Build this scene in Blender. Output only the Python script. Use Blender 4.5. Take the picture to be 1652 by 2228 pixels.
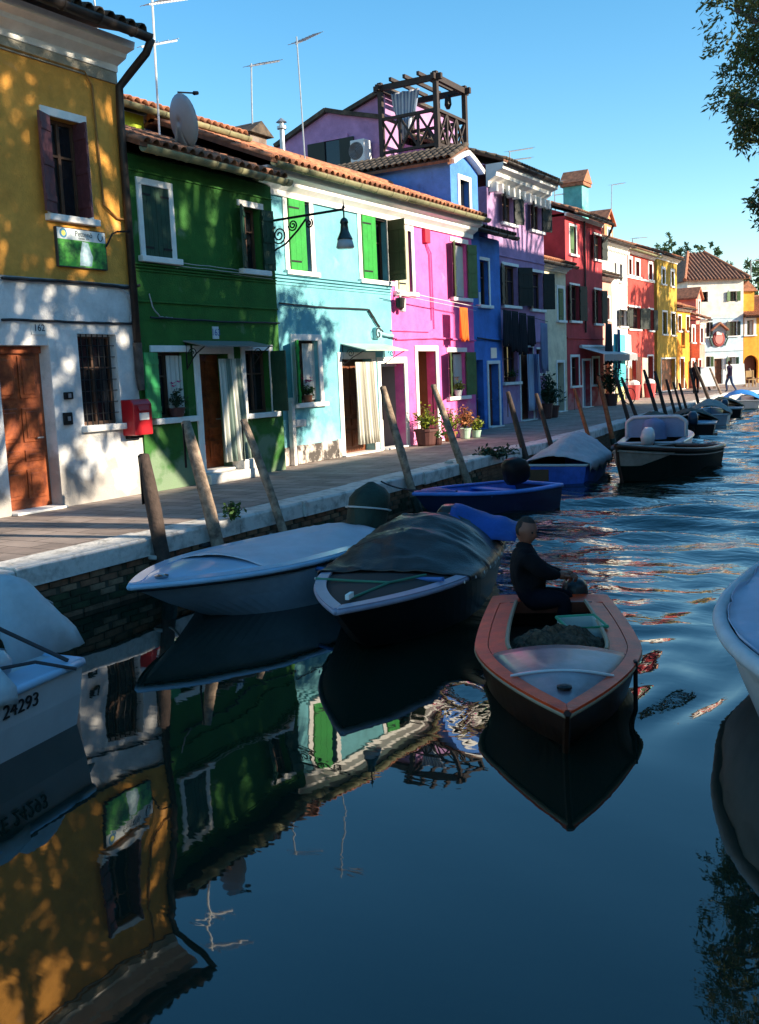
import bpy, bmesh, math, random
import numpy as np
from mathutils import Vector, Matrix
R = math.radians
rng = random.Random(7)
for o in list(bpy.data.objects): bpy.data.objects.remove(o)
S = bpy.context.scene
COL = S.collection

# ------------------------------------------------------------------ camera
# metres: X across the canal, Y along it, Z up from the quay paving; water at WZ
WZ = -0.60
EYE = np.array([0.0, 0.0, 1.6])
FP, CX, CY = 2155.0, 826.0, 1114.0           # focal length and centre in units of a 1652 x 2228 picture
CM = np.array([[0.85885364, -0.03291053, -0.51116271], [0.51045222, 0.13785361, 0.84878437], [-0.04253168, 0.98990569, -0.13519533]])
cam = bpy.data.cameras.new('camera'); cam_o = bpy.data.objects.new('camera', cam); COL.objects.link(cam_o)
cam.sensor_fit = 'VERTICAL'; cam.sensor_height = 24; cam.lens = 24 * FP / 2228; cam.clip_start = .05; cam.clip_end = 2000
m = Matrix.Identity(4)
for i in range(3):
    m[i][0], m[i][1], m[i][2], m[i][3] = CM[i][0], CM[i][1], -CM[i][2], EYE[i]
cam_o.matrix_world = m
S.camera = cam_o
# ------------------------------------------------------------------ sky, sun, exposure
SUN_EL, SUN_AZ = 19.0, 12.0                   # azimuth measured from +X towards +Y
sd = Vector((math.cos(R(SUN_EL)) * math.cos(R(SUN_AZ)), math.cos(R(SUN_EL)) * math.sin(R(SUN_AZ)), math.sin(R(SUN_EL))))
W = bpy.data.worlds.new('World'); S.world = W; W.use_nodes = True
wn = W.node_tree.nodes; wl = W.node_tree.links
bg = wn['Background']
sky = wn.new('ShaderNodeTexSky'); sky.sky_type = 'NISHITA'; sky.sun_disc = False
sky.sun_elevation = R(SUN_EL); sky.sun_rotation = R(90 - SUN_AZ); sky.air_density = 1.0; sky.dust_density = 0.1; sky.ozone_density = 1.6
hs = wn.new('ShaderNodeHueSaturation'); hs.inputs['Saturation'].default_value = 1.36; hs.inputs['Hue'].default_value = 0.492
wl.new(sky.outputs[0], hs.inputs['Color']); wl.new(hs.outputs[0], bg.inputs['Color']); bg.inputs['Strength'].default_value = 0.118
sun = bpy.data.lights.new('sun', 'SUN'); sun.energy = 5.0; sun.angle = R(0.53); sun.color = (1.0, 0.86, 0.66)
sun_o = bpy.data.objects.new('sun', sun); COL.objects.link(sun_o); sun_o.rotation_euler = sd.to_track_quat('Z', 'Y').to_euler(); sun_o.location = (30, 5, 30)
S.view_settings.view_transform = 'Standard'; S.view_settings.look = 'None'; S.view_settings.gamma = 1; S.view_settings.use_curve_mapping = False
S.view_settings.exposure = 1.2
S.render.engine = 'CYCLES'; S.cycles.max_bounces = 8

# ------------------------------------------------------------------ measuring helpers (photo pixel -> place on a known plane)
def ray(x, y): return CM @ np.array([x - CX, CY - y, FP])
def hit(x, y, p, n):
    d = ray(x, y); n = np.array(n, float); t = (np.array(p) - EYE).dot(n) / d.dot(n); return EYE + d * t
def at_x(x, y, X): return hit(x, y, (X, 0, 0), (1, 0, 0))
def at_y(x, y, Y): return hit(x, y, (0, Y, 0), (0, 1, 0))
def at_z(x, y, z=0.0): return hit(x, y, (0, 0, z), (0, 0, 1))
CR = {1: (0, 0, .32928), 2: (0, 489.6, .32928), 3: (489.6, 108.8, .3622), 4: (544, 380.8, .32928), 5: (1006.3, 299.2, .29292), 6: (1278.3, 462.4, .2262)}
def c(k, x, y): a, b, s = CR[k]; return a + s * x, b + s * y

# ------------------------------------------------------------------ materials
MT = {}
def mat(name, col, rough=.7, var=.15, scale=3.0, bump=.0, bscale=40.0, metal=0.0, spec=.4, col2=None, trans=0.0, coat=0.0, fac=(.35, .65)):
    if name in MT: return MT[name]
    M = bpy.data.materials.new(name); M.use_nodes = True; nt = M.node_tree; N = nt.nodes; L = nt.links
    b = N['Principled BSDF']; b.inputs['Roughness'].default_value = rough; b.inputs['Metallic'].default_value = metal
    b.inputs['Specular IOR Level'].default_value = spec
    if coat: b.inputs['Coat Weight'].default_value = coat; b.inputs['Coat Roughness'].default_value = .12
    tc = N.new('ShaderNodeTexCoord'); nz = N.new('ShaderNodeTexNoise'); nz.inputs['Scale'].default_value = scale; nz.inputs['Detail'].default_value = 7; nz.inputs['Roughness'].default_value = .65
    L.new(tc.outputs['Object'], nz.inputs['Vector'])
    cr = N.new('ShaderNodeValToRGB'); cr.color_ramp.elements[0].position = fac[0]; cr.color_ramp.elements[1].position = fac[1]
    c2 = col2 or tuple(v * (1 - var) for v in col)
    cr.color_ramp.elements[0].color = (*c2, 1); cr.color_ramp.elements[1].color = (*[min(1, v * (1 + var * .35)) for v in col], 1)
    L.new(nz.outputs['Fac'], cr.inputs[0]); L.new(cr.outputs[0], b.inputs['Base Color'])
    if bump:
        n2 = N.new('ShaderNodeTexNoise'); n2.inputs['Scale'].default_value = bscale; n2.inputs['Detail'].default_value = 5; L.new(tc.outputs['Object'], n2.inputs['Vector'])
        bp = N.new('ShaderNodeBump'); bp.inputs['Strength'].default_value = bump; bp.inputs['Distance'].default_value = .02; L.new(n2.outputs['Fac'], bp.inputs['Height']); L.new(bp.outputs[0], b.inputs['Normal'])
    if trans:
        t = N.new('ShaderNodeBsdfTranslucent'); L.new(cr.outputs[0], t.inputs['Color']); mx = N.new('ShaderNodeMixShader'); mx.inputs[0].default_value = trans
        L.new(b.outputs[0], mx.inputs[1]); L.new(t.outputs[0], mx.inputs[2]); L.new(mx.outputs[0], N['Material Output'].inputs[0])
    MT[name] = M; return M
def plaster(name, col, stain=None, amt=.5):
    """painted lime render: broad blotches, fine grain, and damp/peeled patches with a shape of their own"""
    if name in MT: return MT[name]
    M = mat(name, col, .85, .42, 1.4, .5, 40, spec=.2, fac=(.27, .66))
    M.node_tree.nodes['Noise Texture'].inputs['Detail'].default_value = 12; M.node_tree.nodes['Noise Texture'].inputs['Roughness'].default_value = .72
    if not stain: stain = tuple(.55 * v + .45 * w for v, w in zip(col, (.55, .53, .50))); amt = .55
    if stain:
        nt = M.node_tree; N = nt.nodes; L = nt.links; b = N['Principled BSDF']
        src = b.inputs['Base Color'].links[0].from_socket
        tc = N.new('ShaderNodeTexCoord'); nz = N.new('ShaderNodeTexNoise'); nz.inputs['Scale'].default_value = 2.2; nz.inputs['Detail'].default_value = 8
        L.new(tc.outputs['Object'], nz.inputs['Vector'])
        sp = N.new('ShaderNodeSeparateXYZ'); L.new(tc.outputs['Object'], sp.inputs[0])
        mr = N.new('ShaderNodeMapRange'); mr.inputs[1].default_value = 0; mr.inputs[2].default_value = 1.3; mr.inputs[3].default_value = .34; mr.inputs[4].default_value = 0.0; L.new(sp.outputs['Z'], mr.inputs[0])
        ad = N.new('ShaderNodeMath'); ad.operation = 'ADD'; L.new(nz.outputs['Fac'], ad.inputs[0]); L.new(mr.outputs[0], ad.inputs[1])
        cr = N.new('ShaderNodeValToRGB'); cr.color_ramp.elements[0].position = .63; cr.color_ramp.elements[1].position = .78; L.new(ad.outputs[0], cr.inputs[0])
        mu = N.new('ShaderNodeMath'); mu.operation = 'MULTIPLY'; mu.inputs[1].default_value = amt; L.new(cr.outputs[0], mu.inputs[0])
        mx = N.new('ShaderNodeMix'); mx.data_type = 'RGBA'; L.new(mu.outputs[0], mx.inputs['Factor']); L.new(src, mx.inputs['A']); mx.inputs['B'].default_value = (*stain, 1)
        L.new(mx.outputs['Result'], b.inputs['Base Color'])
    return M
def stripes(name, a, bcol, scale, axis='X', rough=.9, duty=.5):
    if name in MT: return MT[name]
    M = bpy.data.materials.new(name); M.use_nodes = True; nt = M.node_tree; N = nt.nodes; L = nt.links; b = N['Principled BSDF']; b.inputs['Roughness'].default_value = rough
    tc = N.new('ShaderNodeTexCoord'); sp = N.new('ShaderNodeSeparateXYZ'); L.new(tc.outputs['UV'], sp.inputs[0])
    mu = N.new('ShaderNodeMath'); mu.operation = 'MULTIPLY'; mu.inputs[1].default_value = scale; L.new(sp.outputs[axis], mu.inputs[0])
    fr = N.new('ShaderNodeMath'); fr.operation = 'FRACT'; L.new(mu.outputs[0], fr.inputs[0])
    gt = N.new('ShaderNodeMath'); gt.operation = 'GREATER_THAN'; gt.inputs[1].default_value = duty; L.new(fr.outputs[0], gt.inputs[0])
    mx = N.new('ShaderNodeMix'); mx.data_type = 'RGBA'; L.new(gt.outputs[0], mx.inputs['Factor']); mx.inputs['A'].default_value = (*a, 1); mx.inputs['B'].default_value = (*bcol, 1); L.new(mx.outputs['Result'], b.inputs['Base Color'])
    MT[name] = M; return M

trim = mat('white_stone_trim', (.84, .82, .78), .8, .12, 4, .15, 60)
iron = mat('black_iron', (.012, .012, .013), .5, .2, 20, metal=.3)
glass = mat('dark_window_glass', (.012, .014, .018), .08, .2, 3, spec=.5)
dark = mat('dark_interior', (.015, .013, .012), .9)
tile_m = mat('terracotta_tile', (.42, .165, .085), .85, .5, 6, .3, 40, col2=(.20, .085, .05))
tile_old = mat('weathered_tile', (.30, .14, .085), .9, .5, 5, .3, 40, col2=(.10, .065, .05))
tile_dark = mat('lichened_dark_tile', (.10, .075, .055), .95, .5, 5, .3, 40, col2=(.035, .03, .026))
bed_m = mat('roof_bedding', (.17, .08, .05), .95, .4, 8)
gutter_m = mat('olive_cast_gutter', (.23, .22, .12), .8, .35, 7, .2, 50)
gutter_d = mat('dark_copper_gutter', (.035, .028, .025), .55, .3, 7, metal=.2)
wood_post = mat('mooring_wood', (.34, .25, .18), .9, .5, 9, .6, 30, col2=(.11, .08, .06))
wood_dark = mat('tarred_wood', (.06, .04, .032), .85, .4, 9, .5, 30)
steel = mat('galvanised_steel', (.42, .44, .46), .45, .2, 10, metal=.7)
cable_m = mat('black_cable', (.02, .02, .022), .6)
curtain_w = mat('white_curtain', (.60, .58, .53), .95, .1, 4)

# ------------------------------------------------------------------ geometry builders
class G:
    def __init__(s): s.v = []; s.f = []; s.uv = None
    def add(s, vs, fs):
        n = len(s.v); s.v += [tuple(map(float, p)) for p in vs]; s.f += [tuple(i + n for i in f) for f in fs]; return s
    def box(s, x0, x1, y0, y1, z0, z1):
        return s.add([(x, y, z) for z in (z0, z1) for x, y in ((x0, y0), (x1, y0), (x1, y1), (x0, y1))], [(3, 2, 1, 0), (4, 5, 6, 7), (0, 1, 5, 4), (1, 2, 6, 5), (2, 3, 7, 6), (3, 0, 4, 7)])
    def beam(s, a, b, w, h=None, up=(0, 0, 1)):
        h = h or w; a = Vector(a); b = Vector(b); d = (b - a).normalized(); u = Vector(up)
        if abs(d.dot(u)) > .98: u = Vector((1, 0, 0))
        r = d.cross(u).normalized(); u = r.cross(d)
        P = [e + r * (sx * w / 2) + u * (sy * h / 2) for e in (a, b) for sx, sy in ((-1, -1), (1, -1), (1, 1), (-1, 1))]
        return s.add(P, [(3, 2, 1, 0), (4, 5, 6, 7), (0, 1, 5, 4), (1, 2, 6, 5), (2, 3, 7, 6), (3, 0, 4, 7)])
    def prism(s, poly, a, b, ax='y'):
        """poly of 2-D points swept from a to b; ax y: poly=(x,z), ax x: poly=(y,z), ax z: poly=(x,y)"""
        n = len(poly)
        def P(p, t): return {'y': (p[0], t, p[1]), 'x': (t, p[0], p[1]), 'z': (p[0], p[1], t)}[ax]
        return s.add([P(p, a) for p in poly] + [P(p, b) for p in poly], [tuple(range(n))[::-1], tuple(range(n, 2 * n))] + [(i, (i + 1) % n, n + (i + 1) % n, n + i) for i in range(n)])
    def tube(s, pts, r, n=8, caps=True):
        pts = [Vector(p) for p in pts]; rr = r if isinstance(r, (list, tuple)) else [r] * len(pts)
        vs = []; prev = None
        for i, p in enumerate(pts):
            d = (pts[min(i + 1, len(pts) - 1)] - pts[max(i - 1, 0)]).normalized()
            if prev is None:
                u = Vector((0, 0, 1)) if abs(d.z) < .9 else Vector((1, 0, 0))
                a = d.cross(u).normalized()
            else: a = (prev - d * prev.dot(d)).normalized()
            prev = a; b = d.cross(a)
            for k in range(n):
                t = 2 * math.pi * k / n; vs.append(p + a * (math.cos(t) * rr[i]) + b * (math.sin(t) * rr[i]))
        fs = [(i * n + k, i * n + (k + 1) % n, (i + 1) * n + (k + 1) % n, (i + 1) * n + k) for i in range(len(pts) - 1) for k in range(n)]
        if caps: fs += [tuple(range(n))[::-1], tuple(range((len(pts) - 1) * n, len(pts) * n))]
        return s.add(vs, fs)
    def lathe(s, prof, cx=0, cy=0, cz=0, n=14):
        vs = []
        for r, z in prof:
            for k in range(n): t = 2 * math.pi * k / n; vs.append((cx + r * math.cos(t), cy + r * math.sin(t), cz + z))
        m = len(prof)
        fs = [(i * n + k, i * n + (k + 1) % n, (i + 1) * n + (k + 1) % n, (i + 1) * n + k) for i in range(m - 1) for k in range(n)] + [tuple(range(n))[::-1], tuple(range((m - 1) * n, m * n))]
        return s.add(vs, fs)
    def grid(s, P, uv=False):
        """P[i][j] points; optional uv 0..1"""
        a, b = len(P), len(P[0]); n0 = len(s.v)
        s.add([p for row in P for p in row], [(i * b + j, i * b + j + 1, (i + 1) * b + j + 1, (i + 1) * b + j) for i in range(a - 1) for j in range(b - 1)])
        if uv: s.uv = [(i / (a - 1), j / (b - 1)) for i in range(a) for j in range(b)]
        return s
    def xf(s, M):
        s.v = [tuple(M @ Vector(p)) for p in s.v]; return s
def mesh(name, g):
    me = bpy.data.meshes.new(name); me.from_pydata(g.v, [], g.f); me.update()
    if g.uv:
        ul = me.uv_layers.new(name='uv')
        for lp in me.loops: ul.data[lp.index].uv = g.uv[lp.vertex_index] if lp.vertex_index < len(g.uv) else (0, 0)
    return me
def link(name, me, m=None, parent=None, loc=None):
    o = bpy.data.objects.new(name, me); COL.objects.link(o)
    if m and me and not me.materials: me.materials.append(m)
    if parent: o.parent = parent
    if loc is not None: o.location = loc
    return o
def mk(name, g, m, parent=None, smooth=False, bevel=0, solid=0, sub=0, loc=None):
    me = mesh(name, g)
    bm = bmesh.new(); bm.from_mesh(me); bmesh.ops.recalc_face_normals(bm, faces=bm.faces); bm.to_mesh(me); bm.free()
    if smooth: me.polygons.foreach_set('use_smooth', [True] * len(me.polygons))
    o = link(name, me, m, parent, loc)
    if solid: md = o.modifiers.new('s', 'SOLIDIFY'); md.thickness = solid; md.offset = 0
    if bevel: md = o.modifiers.new('b', 'BEVEL'); md.width = bevel; md.segments = 2; md.limit_method = 'ANGLE'
    if sub: md = o.modifiers.new('u', 'SUBSURF'); md.levels = sub; md.render_levels = sub
    return o
def tag(o, label, cat, group=None):
    o['label'] = label; o['category'] = cat
    if group: o['group'] = group
    return o
def thing(name, label, cat, loc=(0, 0, 0), rz=0, group=None):
    o = link(name, None); o.location = tuple(map(float, loc)); o.rotation_euler = (0, 0, rz); o.empty_display_size = .2
    return tag(o, label, cat, group)
def struct(o): o['kind'] = 'structure'; return o
def stuff(o): o['kind'] = 'stuff'; return o
def fbm(x, y, z, s=1.0): 
    from mathutils import noise
    return noise.fractal(Vector((x * s, y * s, z * s)), 1.0, 2.0, 4)
def text_mesh(body, size, depth=.004):
    cu = bpy.data.curves.new('t', 'FONT'); cu.body = body; cu.size = size; cu.extrude = depth; cu.align_x = 'CENTER'; cu.align_y = 'CENTER'
    o = bpy.data.objects.new('t', cu); me = bpy.data.meshes.new_from_object(o); bpy.data.objects.remove(o); bpy.data.curves.remove(cu); return me

# ================================================================== SETTING: water, quay, banks
Q = [(-7.3, -8), (-7.4, 4), (-7.45, 5.7), (-7.62, 11.3), (-7.75, 13.9), (-8.0, 17.6), (-8.35, 24.3), (-9.1, 33), (-10.2, 46), (-11.0, 53.5), (-10.7, 57), (-8.6, 60.5), (-3, 64), (14, 70)]
def qx(y):
    for (x0, y0), (x1, y1) in zip(Q, Q[1:]):
        if y0 <= y <= y1: return x0 + (x1 - x0) * (y - y0) / (y1 - y0)
    return Q[0][0]
def offset(poly, d):
    out = []
    for i, p in enumerate(poly):
        a = Vector(poly[max(i - 1, 0)]); b = Vector(poly[min(i + 1, len(poly) - 1)]); t = (b - a).normalized(); out.append((p[0] - t.y * d, p[1] + t.x * d))
    return out
# --- paving
pave = mat('trachyte_paving', (.42, .33, .28), .85, .4, 1.3, .0, col2=(.28, .225, .195))
nt = pave.node_tree; N = nt.nodes; L = nt.links; b = N['Principled BSDF']
tc = N.new('ShaderNodeTexCoord'); br = N.new('ShaderNodeTexBrick'); br.inputs['Scale'].default_value = 1.0; br.inputs['Brick Width'].default_value = .62; br.inputs['Row Height'].default_value = .31; br.inputs['Mortar Size'].default_value = .012
br.inputs['Color1'].default_value = (1, 1, 1, 1); br.inputs['Color2'].default_value = (.62, .60, .60, 1); br.inputs['Mortar'].default_value = (.22, .21, .2, 1)
L.new(tc.outputs['Object'], br.inputs['Vector']); mx = N.new('ShaderNodeMix'); mx.data_type = 'RGBA'; mx.blend_type = 'MULTIPLY'; mx.inputs['Factor'].default_value = .8
src = b.inputs['Base Color'].links[0].from_socket; L.new(src, mx.inputs['A']); L.new(br.outputs['Color'], mx.inputs['B']); L.new(mx.outputs['Result'], b.inputs['Base Color'])
nz = N.new('ShaderNodeTexNoise'); nz.inputs['Scale'].default_value = 30; nz.inputs['Detail'].default_value = 6; L.new(tc.outputs['Object'], nz.inputs['Vector'])
bw = N.new('ShaderNodeRGBToBW'); L.new(br.outputs['Color'], bw.inputs[0]); ad = N.new('ShaderNodeMath'); ad.operation = 'MULTIPLY_ADD'; ad.inputs[1].default_value = .35; L.new(nz.outputs['Fac'], ad.inputs[0]); L.new(bw.outputs[0], ad.inputs[2])
bp = N.new('ShaderNodeBump'); bp.inputs['Strength'].default_value = .5; bp.inputs['Distance'].default_value = .015; L.new(ad.outputs[0], bp.inputs['Height']); L.new(bp.outputs[0], b.inputs['Normal'])
KB = offset(Q, .45)
g = G(); pts = KB + [(300, 90), (300, 600), (-400, 600), (-400, -60), (-7.75, -60)]
g.add([(x, y, -.004) for x, y in pts], [tuple(range(len(pts)))])
struct(mk('quay_pavement', g, pave))
g = G(); g.add([(-600, -600, -2.2), (600, -600, -2.2), (600, 900, -2.2), (-600, 900, -2.2)], [(0, 1, 2, 3)])
struct(mk('canal_bed', g, mat('mud', (.03, .03, .02), .95)))
# --- kerb and brick face of the quay
kerb_m = mat('istrian_stone', (.60, .57, .53), .8, .4, 5, .7, 18, col2=(.30, .28, .25), fac=(.30, .52))
brick_ms = [mat('quay_brick_%d' % i, cc, .95, .5, 8, .5, 30) for i, cc in enumerate([(.24, .12, .07), (.20, .11, .065), (.28, .18, .11), (.15, .105, .07), (.05, .065, .03), (.035, .045, .022)])]
mortar = mat('damp_mortar', (.07, .062, .045), .95, .5, 4, .4, 20, col2=(.03, .035, .02))
wall = G(); inn = offset(Q, .07); inn2 = offset(Q, .6)
for i in range(len(Q) - 1):
    a, bq = inn[i], inn[i + 1]
    wall.add([(a[0], a[1], -2.2), (bq[0], bq[1], -2.2), (bq[0], bq[1], -.2), (a[0], a[1], -.2)], [(0, 1, 2, 3)])
wall_o = struct(mk('quay_wall', wall, mortar))
y = 3.0; k = 0
while y < 60:
    ln = rng.uniform(1.3, 2.1); y1 = min(y + ln, 60.0); ys = [y + .006, (y + y1) / 2, y1 - .006]
    dz = rng.uniform(-.012, .008); f = rng.uniform(-.02, .02)
    P0 = [(qx(t) + f, t) for t in ys]
    gg = G(); prof = [(0, -.20), (0, -.025), (-.025, 0), (-.455, 0), (-.455, -.20)]
    vs = []
    for px, py in P0:
        for a, zz in prof: vs.append((px + a + rng.uniform(-.006, .006), py, zz + dz + rng.uniform(-.004, .004)))
    n = 5
    gg.add(vs, [(i * n + j, i * n + (j + 1) % n, (i + 1) * n + (j + 1) % n, (i + 1) * n + j) for i in range(2) for j in range(n)] + [tuple(range(n)), tuple(range(2 * n, 3 * n))[::-1]])
    mk('kerb_stone', gg, kerb_m, wall_o); y = y1
bm_ = [mesh('brick', G().box(-.014, .02, 0, .24 - .02 * (i % 4), 0, .056)) for i in range(6)]
for i, me in enumerate(bm_): me.materials.append(brick_ms[i])
far = G(); cnt = 0
for row in range(6):
    y = 4.5 + (row % 2) * .13
    while y < 46:
        bl = rng.choice([.25, .25, .26, .24]); z = -.272 - row * .068; x = qx(y + .12) - .07
        ang = math.atan2(qx(y + .3) - qx(y), .3)
        if y < 17.0 and row < 5:
            o = link('brick', bm_[rng.randrange(4) if row + rng.random() * 2 < 3.4 else 4 + rng.randrange(2)], None, wall_o, (x + rng.uniform(-.006, .004), y, z)); o.rotation_euler = (0, 0, -ang); cnt += 1
        else:
            far.box(x - .01, x + .02, y, y + .235, z, z + .056)
        y += bl + .012
stuff(mk('brickwork', far, brick_ms[1], wall_o))
# --- right bank (the photographer's side, outside the frame)
RBk = [(-.9, -40), (-.9, 1.3), (1.1, 2.2), (1.2, 16), (.2, 30), (-3.2, 48), (-3.4, 52), (14, 58)]
g = G(); pts = RBk + [(300, 70), (300, -60), (-.9, -60)]; g.add([(x, y, -.004) for x, y in pts], [tuple(range(len(pts)))[::-1]])
for (x0, y0), (x1, y1) in zip(RBk, RBk[1:]): g.add([(x0, y0, -2.2), (x1, y1, -2.2), (x1, y1, -.004), (x0, y0, -.004)], [(0, 1, 2, 3)])
struct(mk('opposite_quay', g, pave))

# --- water
BOW = np.array([-1.85, 4.97, 0]); STN = np.array([-3.03, 7.76, 0])
bd = (BOW - STN)[:2]; BL_ = np.linalg.norm(bd); bd = bd / BL_; bnrm = np.array([-bd[1], bd[0]])
ys = [-4.0]
while ys[-1] < 66: ys.append(ys[-1] + max(.045, .0105 * max(ys[-1], 0)))
xs = np.arange(-12.5, 2.6, .07)
YY, XX = np.meshgrid(np.array(ys), xs, indexing='ij')
rel = np.stack([XX - BOW[0], YY - BOW[1]], -1); aft = -(rel @ bd); lat = rel @ bnrm
def sm(t): t = np.clip(t, 0, 1); return t * t * (3 - 2 * t)
H = np.zeros_like(XX); ab = np.abs(lat)
edge = aft * .33 + .12; side_ = np.where(lat < 0, 1.0, 0.0)   # side_ = the quay side of the boat
wk = np.exp(-((ab - edge - .25 * (1 - side_)) / (.45 + .35 * (1 - side_))) ** 2) * np.cos(2 * np.pi * (ab - edge + .10 * np.sin(aft * 2.3 + lat * 1.1) + .05 * np.sin(aft * 5.1 - lat * 3)) / .62) * sm(aft / 1.2) * np.exp(-np.clip(aft, 0, None) / 9)
mod = .75 + .25 * np.cos(aft * 1.7 + lat) * np.cos(aft * .63 + 1.1) ; wk = wk * mod * (1 - .85 * side_ * sm((ab - .55) / .35))
H += .030 * wk
for q in range(5):   # short transverse waves inside the V
    lam = .45 + .22 * q; H += .0055 * np.cos(2 * np.pi * aft / lam + lat * (1.3 - .5 * q) + q) * sm((aft - .8) / 2) * sm((edge + .5 - ab) / .8) * np.exp(-np.clip(aft, 0, None) / 14) * (1 - .75 * side_)
churn = np.exp(-(lat / .8) ** 2) * sm((aft - BL_ + .2) / .6) * np.exp(-np.clip(aft - BL_, 0, None) / 3.0)
rs = np.random.RandomState(3)
for q in range(14):
    th = rs.uniform(0, 2 * np.pi); kk = rs.uniform(6, 22); H += .004 * churn * np.cos(kk * (XX * np.cos(th) + YY * np.sin(th)) + rs.uniform(0, 6))
chop = sm((YY - 7.0) / 9) * sm((XX + 8.0) / 2.0 + (YY - 14) / 30)
for q in range(12):
    th = rs.normal(1.75, .30); kk = rs.uniform(2.0, 7); H += .022 * chop * (3 / kk) ** .7 * np.cos(kk * (XX * np.cos(th) + YY * np.sin(th)) + rs.uniform(0, 6))
gl = .0022 * np.cos(1.9 * XX + .7 * YY) + .0016 * np.cos(3.1 * YY - 1.2 * XX + 1) + .0012 * np.cos(4.7 * XX + 2.2 * YY + 2) + .0007 * np.cos(8.1 * YY + 3.3 * XX)
H += gl * .75
g = G(); nx, ny = len(xs), len(ys)
V = np.stack([XX, YY, WZ + H], -1).reshape(-1, 3)
I = np.arange(nx * ny).reshape(ny, nx); Fq = np.stack([I[:-1, :-1], I[:-1, 1:], I[1:, 1:], I[1:, :-1]], -1).reshape(-1, 4)
me = bpy.data.meshes.new('water'); me.from_pydata(V.tolist(), [], Fq.tolist()); me.polygons.foreach_set('use_smooth', [True] * len(me.polygons))
rip = np.clip(.012 + .75 * chop + 1.1 * churn + .10 * np.abs(wk) * sm(aft / 1) , 0, 1.4).reshape(-1)
at = me.attributes.new('ripple', 'FLOAT', 'POINT'); at.data.foreach_set('value', rip.astype(np.float32))
wm = bpy.data.materials.new('canal_water'); wm.use_nodes = True; N = wm.node_tree.nodes; L = wm.node_tree.links; b = N['Principled BSDF']
b.inputs['Base Color'].default_value = (.006, .015, .010, 1); b.inputs['Roughness'].default_value = .015; b.inputs['IOR'].default_value = 1.75; b.inputs['Specular IOR Level'].default_value = .5
tc = N.new('ShaderNodeTexCoord'); n1 = N.new('ShaderNodeTexNoise'); n1.inputs['Scale'].default_value = 3.2; n1.inputs['Detail'].default_value = 3; n1.inputs['Distortion'].default_value = .4
mp = N.new('ShaderNodeMapping'); mp.inputs['Scale'].default_value = (.6, 1.25, 1); mp.inputs['Rotation'].default_value = (0, 0, R(-10)); L.new(tc.outputs['Object'], mp.inputs['Vector']); L.new(mp.outputs[0], n1.inputs['Vector'])
aa = N.new('ShaderNodeAttribute'); aa.attribute_name = 'ripple'
mu = N.new('ShaderNodeMath'); mu.operation = 'MULTIPLY'; L.new(n1.outputs['Fac'], mu.inputs[0]); L.new(aa.outputs['Fac'], mu.inputs[1])
bp = N.new('ShaderNodeBump'); bp.inputs['Strength'].default_value = 1.0; bp.inputs['Distance'].default_value = .055; L.new(mu.outputs[0], bp.inputs['Height']); L.new(bp.outputs[0], b.inputs['Normal'])
me.materials.append(wm); struct(link('water', me))

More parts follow.
